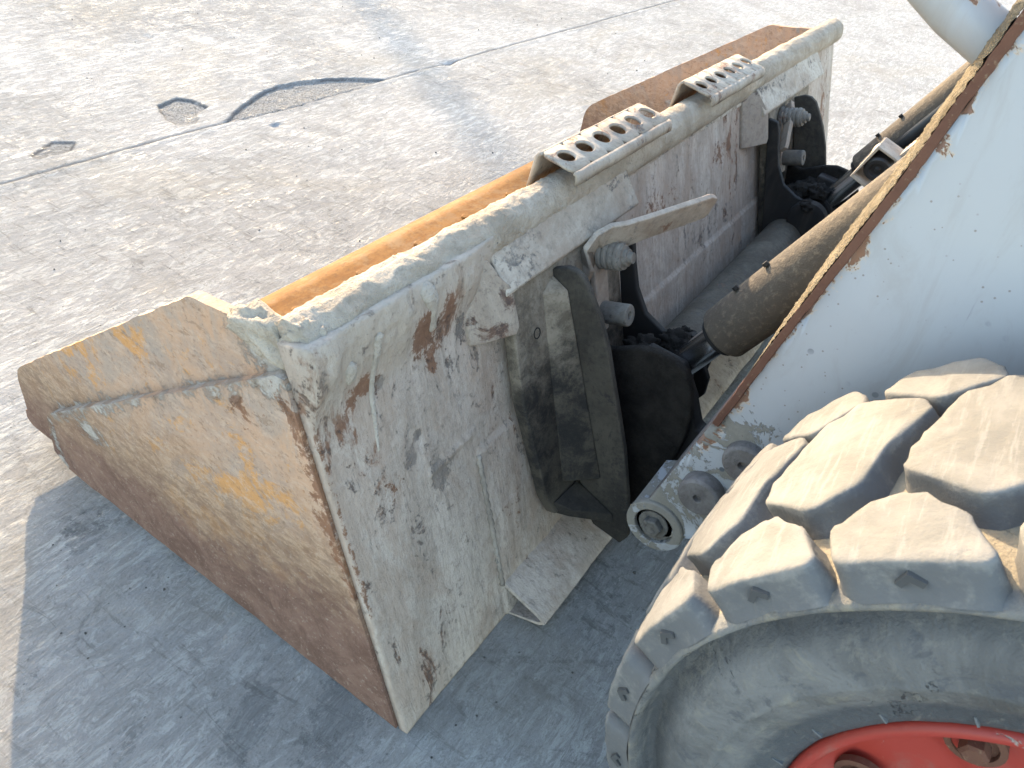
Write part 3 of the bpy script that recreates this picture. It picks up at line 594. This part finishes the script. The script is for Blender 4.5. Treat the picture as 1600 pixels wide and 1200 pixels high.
# perforated foot steps on the lip
def foot_step(x0, x1, yr, yf, zr, zf):
    nh = 6; L = x1 - x0; cw = L / nh; wd = yf - yr; v = []; f = []; nc = 24
    def add(x, y): v.append(Vector((x, y, zr + (zf - zr) * (y - yr) / wd + .001 * fbm(x * 30, y * 30, 0, 2)))); return len(v) - 1
    for c in range(nh):
        cx = x0 + cw * (c + .5); cy = yr + wd * .52; rr = min(cw, wd) * .275
        inner = []; outer = []; mid = []
        for k in range(nc):
            t = 2 * math.pi * (k + .5) / nc; ct, st_ = math.cos(t), math.sin(t)
            s = 1 / max(abs(ct) / (cw / 2), abs(st_) / (wd / 2)); inner.append((cx + ct * rr * 1.12, cy + st_ * rr * .95)); mid.append((cx + ct * rr * 1.35, cy + st_ * rr * 1.16)); outer.append((cx + ct * s, cy + (st_ * s) - (cy - (yr + wd / 2))))
        a = [add(*p) for p in inner]; m_ = [add(*p) for p in mid]; b = [add(*p) for p in outer]
        for q in a: v[q].z += .0022
        for k in range(nc): f.append((a[k], a[(k + 1) % nc], m_[(k + 1) % nc], m_[k])); f.append((m_[k], m_[(k + 1) % nc], b[(k + 1) % nc], b[k]))
    ns = 24
    def strip(rows):
        base = len(v)
        for j in range(ns + 1):
            x = x0 + L * j / ns
            for (y, z) in rows: v.append(Vector((x, y + .001 * fbm(x * 30, z * 30, 5, 2), z)))
        m = len(rows)
        for j in range(ns):
            for i in range(m - 1): f.append((base + j * m + i, base + j * m + i + 1, base + (j + 1) * m + i + 1, base + (j + 1) * m + i))
    strip([(yf, zf), (yf + .004, zf - .002), (yf + .007, zf - .007), (yf + .012, zf - .048)])
    strip([(yr, zr), (yr - .004, zr - .002), (yr - .006, zr - .006), (yr - .006, zr - .014)])
    me = bpy.data.meshes.new('foot_step'); me.from_pydata([tuple(q) for q in v], [], f); me.update()
    bm = bmesh.new(); bm.from_mesh(me); bmesh.ops.remove_doubles(bm, verts=bm.verts, dist=.0008); bmesh.ops.recalc_face_normals(bm, faces=bm.faces); bm.to_mesh(me); bm.free()
    for p in me.polygons: p.use_smooth = True
    o = link('foot_step', me, M['step'], bucket); s = o.modifiers.new('solid', 'SOLIDIFY'); s.thickness = .004; s.offset = 0
foot_step(.428, .70, .140, .188, .534, .541); foot_step(.86, 1.105, .140, .190, .532, .539)

# ------------------------------------------------------------------ skid steer loader
loader = empty('skid_steer_loader', (0.3, -0.55, 0))
tag(loader, 'white skid steer loader with a dusty lugged tyre and red wheel behind the bucket', 'loader')
PINV = Matrix.Translation((0.3, -0.55, 0)).inverted()
BW = Matrix.Rotation(TILT, 4, 'X')                        # bucket frame -> world
def lp(o):                                               # part of the loader whose vertices are in world space
    o.parent = loader; o.matrix_parent_inverse = PINV; return o

# --- tyre
TY, TZ = -.5485, .3315; TXm = .1175
def tyre_prof():
    near = [(.040, .184), (.026, .187), (.016, .193), (.013, .200), (.010, .212), (.003, .2235), (.0005, .2265), (-.0005, .2275), (-.004, .2375), (-.0075, .2395), (-.0078, .2445), (-.0060, .2465), (-.0082, .258), (-.0045, .273), (.003, .284), (.010, .291), (.0115, .2965), (.006, .3005), (-.006, .3025), (-.0118, .3045), (-.0125, .3070), (-.0095, .3095), (.002, .3120), (.012, .3135), (.03, .3155), (.06, .318), (.09, .3195)]
    return near + [(TXm, .320)] + [(2 * TXm - x, r) for x, r in reversed(near)]
nt = 168; prof = tyre_prof(); v = []; dust = []; bead = []
for j, (x, r) in enumerate(prof):
    for i in range(nt):
        t = 2 * math.pi * i / nt; w = fbm(math.cos(t) * 5, math.sin(t) * 5, j * .6, 3)
        rr = r + w * .0012; xx = x + (w * .0015 if .2 < r < .3 else 0)
        v.append((xx, TY + rr * math.cos(t), TZ + rr * math.sin(t))); dust.append(1.0 if (r > .3122 and x > .004) else (.40 if r > .302 else 0.0)); bead.append(1.0 if r < .214 else (.55 if .280 < r < .301 else 0))
f = [(j * nt + i, j * nt + (i + 1) % nt, (j + 1) * nt + (i + 1) % nt, (j + 1) * nt + i) for j in range(len(prof) - 1) for i in range(nt)]
me = new_mesh('tyre', v, f, True); fattr(me, 'dust', dust); fattr(me, 'bead', bead)
tyre = lp(link('tyre', me, M['sidewall']))
# tread lugs: outline in (angle deg, x) on the tyre, built at angle 0 and turned about the axle
def lug_mesh(name, poly, R_top, R_base, taper=1.0, flare=.0, seed=0):
    n0 = len(poly); c = (sum(p[0] for p in poly) / n0, sum(p[1] for p in poly) / n0)
    P = [Vector(((a - c[0]) * math.pi / 180 * .335, x)) for a, x in poly]
    # resample with rounded corners
    pts = []
    for i in range(n0):
        A, B, Cc = P[i - 1], P[i], P[(i + 1) % n0]; r = min(.006, (A - B).length * .3, (Cc - B).length * .3)
        a = B + (A - B).normalized() * r; b = B + (Cc - B).normalized() * r
        for k in range(4): t = k / 3; pts.append(a * (1 - t) ** 2 + B * 2 * t * (1 - t) + b * t * t)
    out = []
    for i in range(len(pts)):
        a, b = pts[i], pts[(i + 1) % len(pts)]; k = max(1, int((b - a).length / .010))
        for j in range(k): out.append(a.lerp(b, j / k))
    pts = out; n = len(pts); cc = sum(pts, Vector((0, 0))) / n
    area = sum(pts[i].x * pts[(i + 1) % n].y - pts[(i + 1) % n].x * pts[i].y for i in range(n)); sgn = 1 if area > 0 else -1
    nor = []
    for i in range(n):
        d = (pts[(i + 1) % n] - pts[i - 1]).normalized(); nor.append(Vector((d.y, -d.x)) * sgn)
    def crown(x): return -((x - TXm) / .1175) ** 2 * .006
    rings = [(.0105, 0.0), (.0072, .30), (.0054, .70), (.0046, .91), (.0036, .968), (.0016, .996), (-.0035, 1.0)]; V = []; D = []
    for (o, hh) in rings:
        for i in range(n):
            q = (pts[i] + nor[i] * o) if o > 0 else cc + (pts[i] - cc) * (1 + o / (pts[i] - cc).length); ns = fbm(q.x * 60 + seed, q.y * 60, hh * 3, 3)
            q = q + nor[i] * ns * .0022
            rad = R_base + (R_top + crown(q.y) - R_base) * hh + (ns * .0020 if hh > .8 else 0)
            if flare and hh < .5: rad = min(rad, R_base + .35 * (R_top - R_base))
            t = q.x / .335; V.append((q.y, rad * math.cos(t), rad * math.sin(t)))
            D.append(.8 if hh > .93 else (.48 if hh > .85 else .27))
    base = (len(rings) - 1) * n
    F = [(j * n + i, j * n + (i + 1) % n, (j + 1) * n + (i + 1) % n, (j + 1) * n + i) for j in range(len(rings) - 1) for i in range(n)]
    # inner rings towards the middle so the top follows the curve
    prev = base
    for s in (.66, .33):
        k0 = len(V)
        for i in range(n):
            q = cc + (pts[i] - cc) * (1 - .006 / (pts[i] - cc).length) * s; ns = fbm(q.x * 45 + seed, q.y * 45, 7, 3); rad = R_top + crown(q.y) + .0012 * ns; t = q.x / .335
            V.append((q.y, rad * math.cos(t), rad * math.sin(t))); D.append(.85)
        F += [(prev + i, prev + (i + 1) % n, k0 + (i + 1) % n, k0 + i) for i in range(n)]; prev = k0
    V.append((cc.y, (R_top + crown(cc.y)) * math.cos(cc.x / .335), (R_top + crown(cc.y)) * math.sin(cc.x / .335))); D.append(.85); e = len(V) - 1
    F += [(prev + i, prev + (i + 1) % n, e) for i in range(n)]
    me = new_mesh(name, V, F, True); fattr(me, 'dust', D); me.materials.append(M['rubber'])
    return me, c[0]
lugs = [lug_mesh('shoulder_lug', [(44.5, .026), (50.0, .056), (56.3, .032), (59.4, -.001), (46.0, -.001)], .3405, .3085, seed=1),
        lug_mesh('centre_lug', [(32.3, .086), (40.5, .054), (45.2, .073), (46.2, .111), (49.8, .157), (48.8, .170), (41.0, .194), (35.9, .168)], .3405, .315, seed=5),
        lug_mesh('shoulder_lug', [(25.5, .207), (27.5, .228), (36.0, .2355), (39.6, .197), (33.5, .177)], .3405, .3085, seed=9)]
PITCH = 360 / 21
def at_angle(o, deg):
    o.parent = tyre; o.matrix_parent_inverse = Matrix.Identity(4)
    o.location = (0, TY, TZ); o.rotation_euler = (R(deg), 0, 0)
for me, c0 in lugs:
    for k in range(21):
        o = bpy.data.objects.new(me.name, me); COL.objects.link(o); at_angle(o, c0 + k * PITCH + random.uniform(-.35, .35))
# moulded chevron on the outer face of each shoulder lug
v = [(-.0012, 0, .0), (0, .0075, -.0075), (0, .0035, -.0085), (0, 0, -.0045), (0, -.0035, -.0085), (0, -.0075, -.0075)]
cm = MB()
for xx in (-.0062, -.0085): pass
tri = [(0, .004), (.0085, -.003), (.0055, -.0065), (0, -.0018), (-.0055, -.0065), (-.0085, -.003)]
cm.addm([(-.0092, .3235 + b * .9, a) for a, b in tri] + [(-.0010, .3245 + b * .9, a) for a, b in tri], [(5, 4, 3, 2, 1, 0), (6, 7, 8, 9, 10, 11)] + [(i, (i + 1) % 6, 6 + (i + 1) % 6, 6 + i) for i in range(6)])
cme = new_mesh('wear_mark', cm.v, cm.f); cme.materials.append(m_plain('mark_rubber', (.055, .054, .052), .9))
for k in range(21):
    o = bpy.data.objects.new('wear_mark', cme); COL.objects.link(o); at_angle(o, 52.3 + k * PITCH)
mb = MB()
for k in range(22):
    t = R(k * 16.4 + 3); u = Vector((0, math.cos(t), math.sin(t))); w = Vector((0, -math.sin(t), math.cos(t))); c0 = Vector((0, TY, TZ))
    q = [c0 + u * r + w * sgn_ * .0007 + Vector((x, 0, 0)) for x in (.020, .0112) for (r, sgn_) in ((.1965, -1), (.1965, 1), (.2045, 1), (.2045, -1))]
    mb.hexa(q)
o = mb.build('bead_ribs', m_plain('scuffed_rib', (.11, .112, .112), .8), tyre); o['kind'] = 'stuff'
# --- rim
nr = 160; pr_ = [(.036, .188), (.020, .1905), (.0135, .1885), (.0125, .184), (.018, .180), (.030, .178), (.042, .172), (.058, .155), (.060, .13), (.056, .11), (.070, .085), (.075, .05), (.075, .004)]
v = []; eg = []
for j, (x, r) in enumerate(pr_):
    for i in range(nr):
        t = 2 * math.pi * i / nr; fold = 0
        if j in (5, 6, 7, 8): fold = .012 * max(0, math.cos(t * 8 + .9)) ** 3
        v.append((x - fold, TY + r * math.cos(t), TZ + r * math.sin(t))); eg.append(.42 if j < 4 else .0)
f = [(j * nr + i, j * nr + (i + 1) % nr, (j + 1) * nr + (i + 1) % nr, (j + 1) * nr + i) for j in range(len(pr_) - 1) for i in range(nr)] + [tuple((len(pr_) - 1) * nr + i for i in range(nr))]
me = new_mesh('wheel_rim', v, f, True); fattr(me, 'edge', eg); rim = lp(link('wheel_rim', me, M['red']))
def lsub(mb, name, mat, parent, bevel=0, smooth=False, seg=2):
    """sub-part whose vertices are in world space; its parent already carries the loader's inverse"""
    o = mb.build(name, mat, parent, bevel, seg, smooth); return o
for k in range(8):
    t = R(89 + k * 45); c = Vector((.052, TY + .142 * math.cos(t), TZ + .142 * math.sin(t)))
    lsub(MB().lathe(c, (-1, 0, 0), [(0, .019), (.006, .019), (.0065, .0145), (.003, .014), (.0028, .002)], 24), 'wheel_nut_recess', M['rust'], rim, smooth=False)
    lsub(MB().lathe(c, (-1, 0, 0), [(0, .0095), (.014, .0095), (.016, .007)], 6), 'wheel_nut', M['rust'], rim)

# --- loader arm
AX = .292
edge_pts = [(-.092, .150), (-.121, .227), (-.1735, .418), (-.1945, .506), (-.242, .687), (-.2645, .787), (-.313, 1.0)]
edge_pts = [(-.1035, .195), (-.121, .232), (-.1735, .418), (-.1945, .506), (-.242, .687), (-.2645, .787), (-.313, 1.0)]
def edge_y(z):
    for (y0, z0), (y1, z1) in zip(edge_pts, edge_pts[1:]):
        if z <= z1 or (y1, z1) == edge_pts[-1]: return y0 + (y1 - y0) * (z - z0) / (z1 - z0)
BC = (-.1405, .2105); BR = .0365
arm_poly = [(-.1212, .232), (-.1664, .392), (-.1737, .393), (-.1808, .418)] + [(y - .0072, z) for y, z in edge_pts[3:]] + [(-.95, 1.02), (-.95, .62), (-.50, .55), (-.30, .32), (-.215, .235)]
arm_poly += [(BC[0] + BR * math.cos(t), BC[1] + BR * math.sin(t)) for t in np.linspace(R(-60), R(20), 9)]
bm = dense_plate(arm_poly, AX, AX + .100, .016, .0, 1.0)
def arm_edge(co):
    y, z = co[:, 1], co[:, 2]; ey = np.interp(z, [p[1] for p in edge_pts], [p[0] for p in edge_pts]); d = (ey - y)
    return np.clip(1 - d / .045, 0, 1) * .78 * np.where(z < .34, .55, 1)
def arm_low(co):
    y, z = co[:, 1], co[:, 2]; ey = np.interp(z, [p[1] for p in edge_pts], [p[0] for p in edge_pts]); d = ey - y
    return np.clip((.45 - z) / .12, 0, .56) * np.clip(1 - (d - .055) / .05, .55, 1)
me = bpy.data.meshes.new('loader_arm'); bm.to_mesh(me); bm.free(); co = np.empty(len(me.vertices) * 3, np.float32); me.vertices.foreach_get('co', co); co = co.reshape(-1, 3)
fattr(me, 'edge', arm_edge(co)); fattr(me, 'low', arm_low(co))
arm = lp(link('loader_arm', me, M['white'], None, .002, 2))
# front flange of the arm: rusted edge towards the camera, caked below
def arm_flange(z0, z1, n, th, out, mat, name):
    zz = np.linspace(z0, z1, n); v = []
    for z in zz:
        y = edge_y(z); w = fbm(z * 30, 3, 0, 3) * .0014 + fbm(z * 120, 7, 0, 2) * .0006
        v += [(AX - out + w * .5, y + .001 - th + w, z - .002), (AX + .112, y + .001 - th, z - .002), (AX + .112, y + .001, z), (AX - out + w * .5, y + .001 + w, z)]
    f = [(j * 4 + i, j * 4 + (i + 1) % 4, (j + 1) * 4 + (i + 1) % 4, (j + 1) * 4 + i) for j in range(len(zz) - 1) for i in range(4)] + [(0, 1, 2, 3), tuple((len(zz) - 1) * 4 + i for i in range(4))]
    link(name, new_mesh(name, v, f), mat, arm, .0012, 2)
arm_flange(.395, 1.0, 170, .0078, .006, M['rust'], 'arm_flange'); arm_flange(.236, .3945, 50, .0125, -.004, M['stub'], 'arm_flange')
# dust lying on the flange
zz = np.linspace(.46, .99, 260); xx = np.linspace(AX - .0055, AX + .108, 34); v = []
for z in zz:
    for x in xx:
        u = (x - AX + .0055) / .1135; h = .0070 * math.sin(math.pi * min(1, max(0, u))) ** .45 * (.9 + .22 * fbm(x * 60, z * 40, 0, 4)) * min(1, (z - .46) / .14) + .0020 * abs(fbm(x * 170, z * 170, 2, 3)) * min(1, (z - .46) / .06)
        v.append((x, edge_y(z) + .0012 + max(0, h), z))
nxx = len(xx); f = [(j * nxx + i, j * nxx + i + 1, (j + 1) * nxx + i + 1, (j + 1) * nxx + i) for j in range(len(zz) - 1) for i in range(nxx - 1)]
d = link('dust_layer', new_mesh('dust_layer', v, f, True), M['dust'], arm); d['kind'] = 'stuff'
# pivot boss with recess and hex bolt
c = Vector((AX, BC[0], BC[1]))
lsub(MB().lathe(c + Vector((.004, 0, 0)), (-1, 0, 0), [(0, .0370), (.0075, .0370), (.0095, .0355), (.0095, .0262), (.0085, .0250), (-.001, .0245), (-.001, .001)], 48), 'pivot_boss', M['white'], arm, .001)
for o in (arm.children[-1],):
    fattr(o.data, 'edge', np.full(len(o.data.vertices), .2)); fattr(o.data, 'low', np.full(len(o.data.vertices), .72))
lsub(MB().lathe(c + Vector((.003, .002, 0)), (-1, 0, 0), [(-.004, .0243), (.0030, .0243), (.0030, .0195), (.0045, .0190), (.0045, .001)], 32), 'washer', M['bolt'], arm)
lsub(MB().lathe(c + Vector((.001, .002, 0)), (-1, 0, 0), [(0, .0135), (.0110, .0135), (.0125, .0115), (.0125, .0075), (.0115, .007), (.0115, .0005)], 6), 'hex_bolt', M['bolt'], arm, .0006)
def stub(c, r, l, name='pin_stub'):
    lsub(MB().lathe(c, (-1, 0, 0), [(-.01, r), (l - .003, r), (l, r - .003), (l, .005), (l - .006, .004), (l - .006, .0005)], 32), name, M['stub'], arm, .0008)
stub((AX, -.181, .300), .0245, .020); stub((AX, -.2125, .366), .0235, .014)
# far arm, mostly hidden behind the near one
mb = MB().prism([(y - .09, z) for y, z in edge_pts[1:]] + [(-.95, 1.02), (-.95, .62), (-.50, .55), (-.26, .19)], W - .392, W - .292)
far = mb.build('loader_arm', M['white'], None, .003); fattr(far.data, 'edge', np.zeros(len(far.data.vertices))); fattr(far.data, 'low', np.zeros(len(far.data.vertices))); lp(far)
lp(MB().box((AX + .101, -.42, .46), (W - .393, -.32, .56)).build('cross_beam', M['steel'], None, .006))
# white bent guard tube leaving the arm at the top
gp = [(.345, -.30, .768), (.345, -.262, .786), (.345, -.228, .802), (.343, -.19, .826), (.34, -.15, .862), (.335, -.12, .91)]
pts = []
for i in range(len(gp) - 1):
    for k in range(6): pts.append(Vector(gp[i]).lerp(Vector(gp[i + 1]), k / 6))
gt = MB().tube(pts, .0195, 20).build('guard_tube', M['white'], None, 0, smooth=True); n_ = len(gt.data.vertices)
cg = np.array([tuple(q.co) for q in gt.data.vertices]); fattr(gt.data, 'edge', np.clip(.42 + .25 * np.sign(cg[:, 2] - .81), 0, 1) * np.clip((cg[:, 1] + .30) / .02, 0, 1)); fattr(gt.data, 'low', np.zeros(n_)); lp(gt)

# --- quick-attach mount, near and far (mirror), built in the bucket frame
def mount(mx):
    s = (lambda x: x) if not mx else (lambda x: W - x)
    T = BW
    def P(poly, x0, x1, name, mat, parent, bevel=.0025):
        a, b = sorted((s(x0), s(x1))); mb = MB().prism(poly, a, b).xf(T); return mb.build(name, mat, parent, bevel, 3)
    # face plate against the bucket
    pol = [(.283, .432), (.279, .29), (.300, .135), (.316, .098), (.545, .098), (.545, .436)]
    mb = MB(); n = len(pol); v = [bp(s(x), z, .010) for x, z in pol] + [bp(s(x), z, .028) for x, z in pol]
    mb.addm(v, [tuple(range(n)), tuple(range(2 * n - 1, n - 1, -1))] + [(i, (i + 1) % n, n + (i + 1) % n, n + i) for i in range(n)]).xf(T)
    face = lp(mb.build('mount_plate', M['mountface'], None, .003, 3))
    # lower lip of the plate tapering out to the rib's foot
    q = [bp(s(.316), .099, .012), bp(s(.3745), .085, .012), bp(s(.3745), .118, .030), bp(s(.312), .122, .030), bp(s(.330), .088, .040), bp(s(.3745), .060, .085), bp(s(.3745), .075, .085), bp(s(.330), .100, .046)]
    a = MB().addm(q, [(0, 1, 5, 4), (3, 2, 6, 7), (0, 4, 7, 3), (1, 2, 6, 5), (4, 5, 6, 7), (0, 3, 2, 1)]).xf(T).build('toe_plate', M['mount'], face, .002)
    q = [bp(s(.340), .135, .0270), bp(s(.3750), .125, .0270), bp(s(.3750), .130, .072), bp(s(.346), .405, .0270), bp(s(.3750), .420, .0270), bp(s(.3750), .400, .050)]
    MB().addm(q, [(0, 1, 2), (3, 5, 4), (0, 2, 5, 3), (1, 4, 5, 2), (0, 3, 4, 1)]).xf(T).build('corner_gusset', M['mountface'], face, .004, 3)
    ribp = [(.118, .432), (.099, .443), (.085, .4435), (.072, .437), (.060, .422), (.040, .395), (.019, .357), (.003, .32), (-.020, .268), (-.041, .219), (-.066, .145), (-.085, .074), (-.077, .054), (-.030, .060), (-.004, .090), (.05, .25)]
    P(ribp, .3755, .3865, 'mount_rib', M['mount'], face)
    ear1 = [(.07, .325), (.038, .318), (.0, .341), (-.025, .349), (-.050, .3475), (-.070, .338), (-.085, .314), (-.096, .278), (-.098, .24), (-.088, .10), (-.03, .05), (.0, .07), (.05, .22)]
    P(ear1, .432, .446, 'pin_ear', M['clod'], face, .004)
    ear2 = [(.115, .43), (.094, .428), (.085, .41), (.077, .385), (.063, .35), (.040, .318), (.010, .3045), (-.033, .298), (-.062, .285), (-.078, .262), (-.080, .235), (-.068, .21), (-.06, .10), (-.02, .06), (.01, .10), (.05, .22)]
    P(ear2, .545, .557, 'pin_ear', M['grease'], face)
    pin = Vector((-.030, .272))
    x0, x1 = (.436, .572) if not mx else (W - .572, W - .436)
    MB().lathe((x0, pin.x, pin.y), (1, 0, 0), [(0, .018), (.002, .021), (x1 - x0 - .002, .021), (x1 - x0, .018)], 28).xf(T).build('pivot_pin', M['grease'], face, 0)
    xe = s(.557); dr = 1 if not mx else -1
    MB().lathe((xe, pin.x, pin.y), (dr, 0, 0), [(0, .040), (.016, .038), (.018, .030), (.018, .021)], 32).xf(T).build('pin_collar', M['grease'], face, .001)
    # spring bolt, link, stud and lever
    ax = -BN
    c = bp(s(.478), .405, .030)
    pr2 = [(0, .021), (.006, .021), (.0065, .0165)]
    for k in range(4): d0 = .008 + k * .0085; pr2 += [(d0, .0165), (d0 + .0012, .0185), (d0 + .0055, .0185), (d0 + .0068, .0165)]
    pr2 += [(.044, .0165), (.0445, .0115), (.050, .0115), (.0505, .0075), (.056, .0075), (.057, .006), (.057, .0005)]
    MB().lathe(c, ax, pr2, 32).xf(T).build('spring_bolt', M['bolt'], face, .0006)
    c2 = bp(s(.474), .328, .030)
    MB().lathe(c2, ax, [(0, .0155), (.046, .0155), (.048, .0145), (.048, .0055), (.040, .005), (.040, .0003)], 28).xf(T).build('stud', M['bolt'], face, .0008)
    lk = [(.460, .418), (.494, .418), (.492, .33), (.485, .30), (.463, .30), (.458, .34)]
    n = len(lk); v = [bp(s(x), z, .030) for x, z in lk] + [bp(s(x), z, .038) for x, z in lk]
    MB().addm(v, [tuple(range(n)), tuple(range(2 * n - 1, n - 1, -1))] + [(i, (i + 1) % n, n + (i + 1) % n, n + i) for i in range(n)]).xf(T).build('link_plate', M['step'], face, .0015)
    # flat lever handle, edge up
    L = [(.4515, .112, .386), (.452, .112, .412), (.457, .108, .430), (.466, .101, .440), (.478, .092, .4475), (.492, .080, .452), (.52, .060, .463), (.56, .036, .474), (.592, .0165, .4835), (.600, .0125, .484)]
    if mx: L = [(.4515, .112, .386), (.452, .112, .412), (.455, .110, .430), (.463, .104, .436), (.475, .097, .430), (.488, .090, .418), (.50, .084, .406), (.515, .078, .393), (.528, .072, .381), (.535, .069, .376)]
    hh = [.014, .022, .026, .027, .026, .023, .0215, .0215, .0205, .015]; mb = MB(); v = []; pts = [Vector((s(x), y, z)) for x, y, z in L]
    for i, p in enumerate(pts):
        d = (pts[min(i + 1, len(pts) - 1)] - pts[max(i - 1, 0)]).normalized(); side = d.cross(Vector((0, -.33, .94))).normalized(); up = side.cross(d).normalized()
        if mx: hh = [.010, .012, .012, .011, .010, .010, .010, .010, .010, .008]
        for a, b in ((-1, -1), (1, -1), (1, 1), (-1, 1)): v.append(p + side * a * .0042 + up * b * hh[i])
    f = [(j * 4 + i, j * 4 + (i + 1) % 4, (j + 1) * 4 + (i + 1) % 4, (j + 1) * 4 + i) for j in range(len(pts) - 1) for i in range(4)] + [(0, 1, 2, 3), tuple((len(pts) - 1) * 4 + i for i in range(4))]
    MB().addm(v, f).xf(T).build('lever_handle', M['step'], face, .0022, 3)
    # dried mud packed round the rod eye
    for k, (dx, y, z, r) in enumerate(((.470, .0, .300, .024), (.50, .012, .292, .028), (.520, -.022, .315, .022), (.485, -.05, .312, .020), (.565, -.02, .300, .016), (.46, .03, .27, .025))):
        lump('mud_clod', (s(dx), y, z), (r, r * .9, r * .7), M['clod'], face, .5, M_=T)
    # holes in the face plate
    for (x, z, r) in ((.326, .362, .0075), (.352, .152, .006)):
        MB().lathe(bp(s(x), z, .0265), ax, [(0, r), (.0022, r), (.0022, r * .8), (.0005, r * .75), (.0005, .0003)], 20).xf(T).build('bolt_hole', M['grease'], face)
    return face
mount(False); mount(True)
for (x, z, y, r) in ((.3745, .19, .0, .012), (.3745, .11, -.045, .016)):
    pass
def pivot_lug(xa, xb):
    lp(MB().prism([(-.02, .33), (-.075, .325), (-.100, .285), (-.118, .245), (-.150, .232), (-.172, .205), (-.160, .175), (-.10, .135), (.0, .08)], xa, xb).build('pivot_lug', M['grease'], None, .004, 3))
pivot_lug(.448, .476); pivot_lug(W - .476, W - .448)
lp(MB().prism([(-.185, .10), (-.215, .34), (-.26, .47), (-.42, .47), (-.42, .10)], AX + .115, W - AX - .115).build('chassis_front', M['grease'], None, .012, 3))
# cross tube of the mount
lp(MB().lathe((.558, 0, .215), (1, 0, 0), [(0, .042), (W - 1.116, .042)], 40).xf(BW).build('cross_tube', M['pale'], None, 0, smooth=False))
# --- tilt cylinders
def cylinder(x, mx):
    p = BW @ Vector((x, -.030, .272)); ax = Vector((0, -.505, .863)).normalized()
    b = p + ax * .118
    MBb = MB().lathe(b, ax, [(0, .022), (0, .0335), (.003, .0365), (.75, .0365), (.755, .02)], 48)
    br = lp(MBb.build('tilt_cylinder', M['barrel'], None, .0015))
    MB().lathe(b - ax * .010, ax, [(0, .0225), (0, .0265), (.002, .029), (.011, .029)], 40).build('gland_ring', M['grease'], br, .001)
    MB().lathe(p + ax * .02, ax, [(0, .020), (.15, .020)], 40).build('piston_rod', M['chrome'], br, 0)
    MB().lathe(p - Vector((.026, 0, 0)), (1, 0, 0), [(0, .030), (.003, .034), (.049, .034), (.052, .030)], 32).build('rod_eye', M['grease'], br, .001)
    if mx:
        MB().tube([b + Vector((-.03, -.03, .05)) + ax * t for t in np.linspace(0, .6, 12)], .012, 12).build('hydraulic_hose', M['black'], br, smooth=True)
    for k in range(2): MB().lathe(b + ax * (.07 + .05 * k) + Vector((-.012, .034, .012)), (0, .8, .5), [(0, .004), (.005, .004)], 6).build('grease_nipple', M['grease'], br)
    return br
cylinder(.4945, False); cylinder(W - .4945, True)
for ob in [o for o in COL.objects if o.name.startswith('piston_rod') or o.name.startswith('pivot_pin') or o.name.startswith('cross_tube') or o.name.startswith('spring_bolt')]:
    for p in ob.data.polygons: p.use_smooth = len(p.vertices) == 4
    m = ob.modifiers.new('es', 'EDGE_SPLIT'); m.split_angle = R(40)
# --- serrated lamp guard seen over the arm
def guard():
    U = [(-.176, .509), (-.145, .521), (-.165, .570), (-.201, .557)]; t = .0035; x0, x1 = .752, .800
    d2 = [(y - (.001 if i in (1, 2) else 0), z) for i, (y, z) in enumerate(U)]
    inner = [(-.1775, .513), (-.1495, .5245), (-.1675, .5655), (-.2000, .5535)]
    g_ = lp(MB().prism(U + inner[::-1], x0, x1).build('lamp_guard', M['step'], None, .001))
    def teeth(p, q, n, xs_):
        p, q = Vector(p), Vector(q); nrm = Vector((-(q - p).y, (q - p).x)).normalized()
        for k in range(n):
            a_ = p.lerp(q, (k + .15) / n); b_ = p.lerp(q, (k + .70) / n); c_ = nrm * .0022
            poly = [(a_.x - c_.x, a_.y - c_.y), (b_.x - c_.x, b_.y - c_.y), (b_.x + c_.x, b_.y + c_.y), (a_.x + c_.x, a_.y + c_.y)]
            MB().prism(poly, xs_, xs_ + .007).build('grip_tooth', M['step'], g_)
    teeth((-.1465, .5225), (-.1645, .567), 10, x1 + .0003)
    s_ = MB().prism([(-.176, .531), (-.210, .590), (-.2135, .588), (-.1795, .529)], .770, .800).build('grip_strip', M['step'], g_, .0008)
    teeth((-.178, .530), (-.2115, .589), 12, .8003)
    MB().lathe((.772, -.174, .540), (1, .05, .25), [(0, .019), (.004, .019), (.006, .017), (.006, .012), (.002, .011), (.002, .007), (.008, .006), (.008, .0005)], 28).xf(Matrix.Identity(4)).build('round_lamp', M['black'], g_, .0006)
    MB().lathe((.772, -.174, .540), (-1, -.05, -.25), [(-.03, .0185), (.012, .0185), (.015, .016), (.015, .0105), (.011, .0095), (.011, .004), (.013, .003), (.013, .0005)], 28).build('lamp_bezel', M['black'], g_, .0006)
guard()

# ------------------------------------------------------------------ slim pole outside the frame whose shadow crosses the yard
pd = Vector((math.cos(R(52.9)), math.sin(R(52.9)), 0)); base = Vector((1.70, 1.18, 0)) + Vector((math.cos(R(SUN_AZ)), math.sin(R(SUN_AZ)), 0)) * 22.0
pole = MB().lathe(base, (0, 0, 1), [(0, .10), (.03, .10), (.03, .06), (6.4, .05), (7.0, .05), (7.03, .02)], 24).build('yard_pole', M['polegrey'], None, smooth=False)
tag(pole, 'slim grey pole standing out in the yard that casts the faint shadow stripe', 'pole')
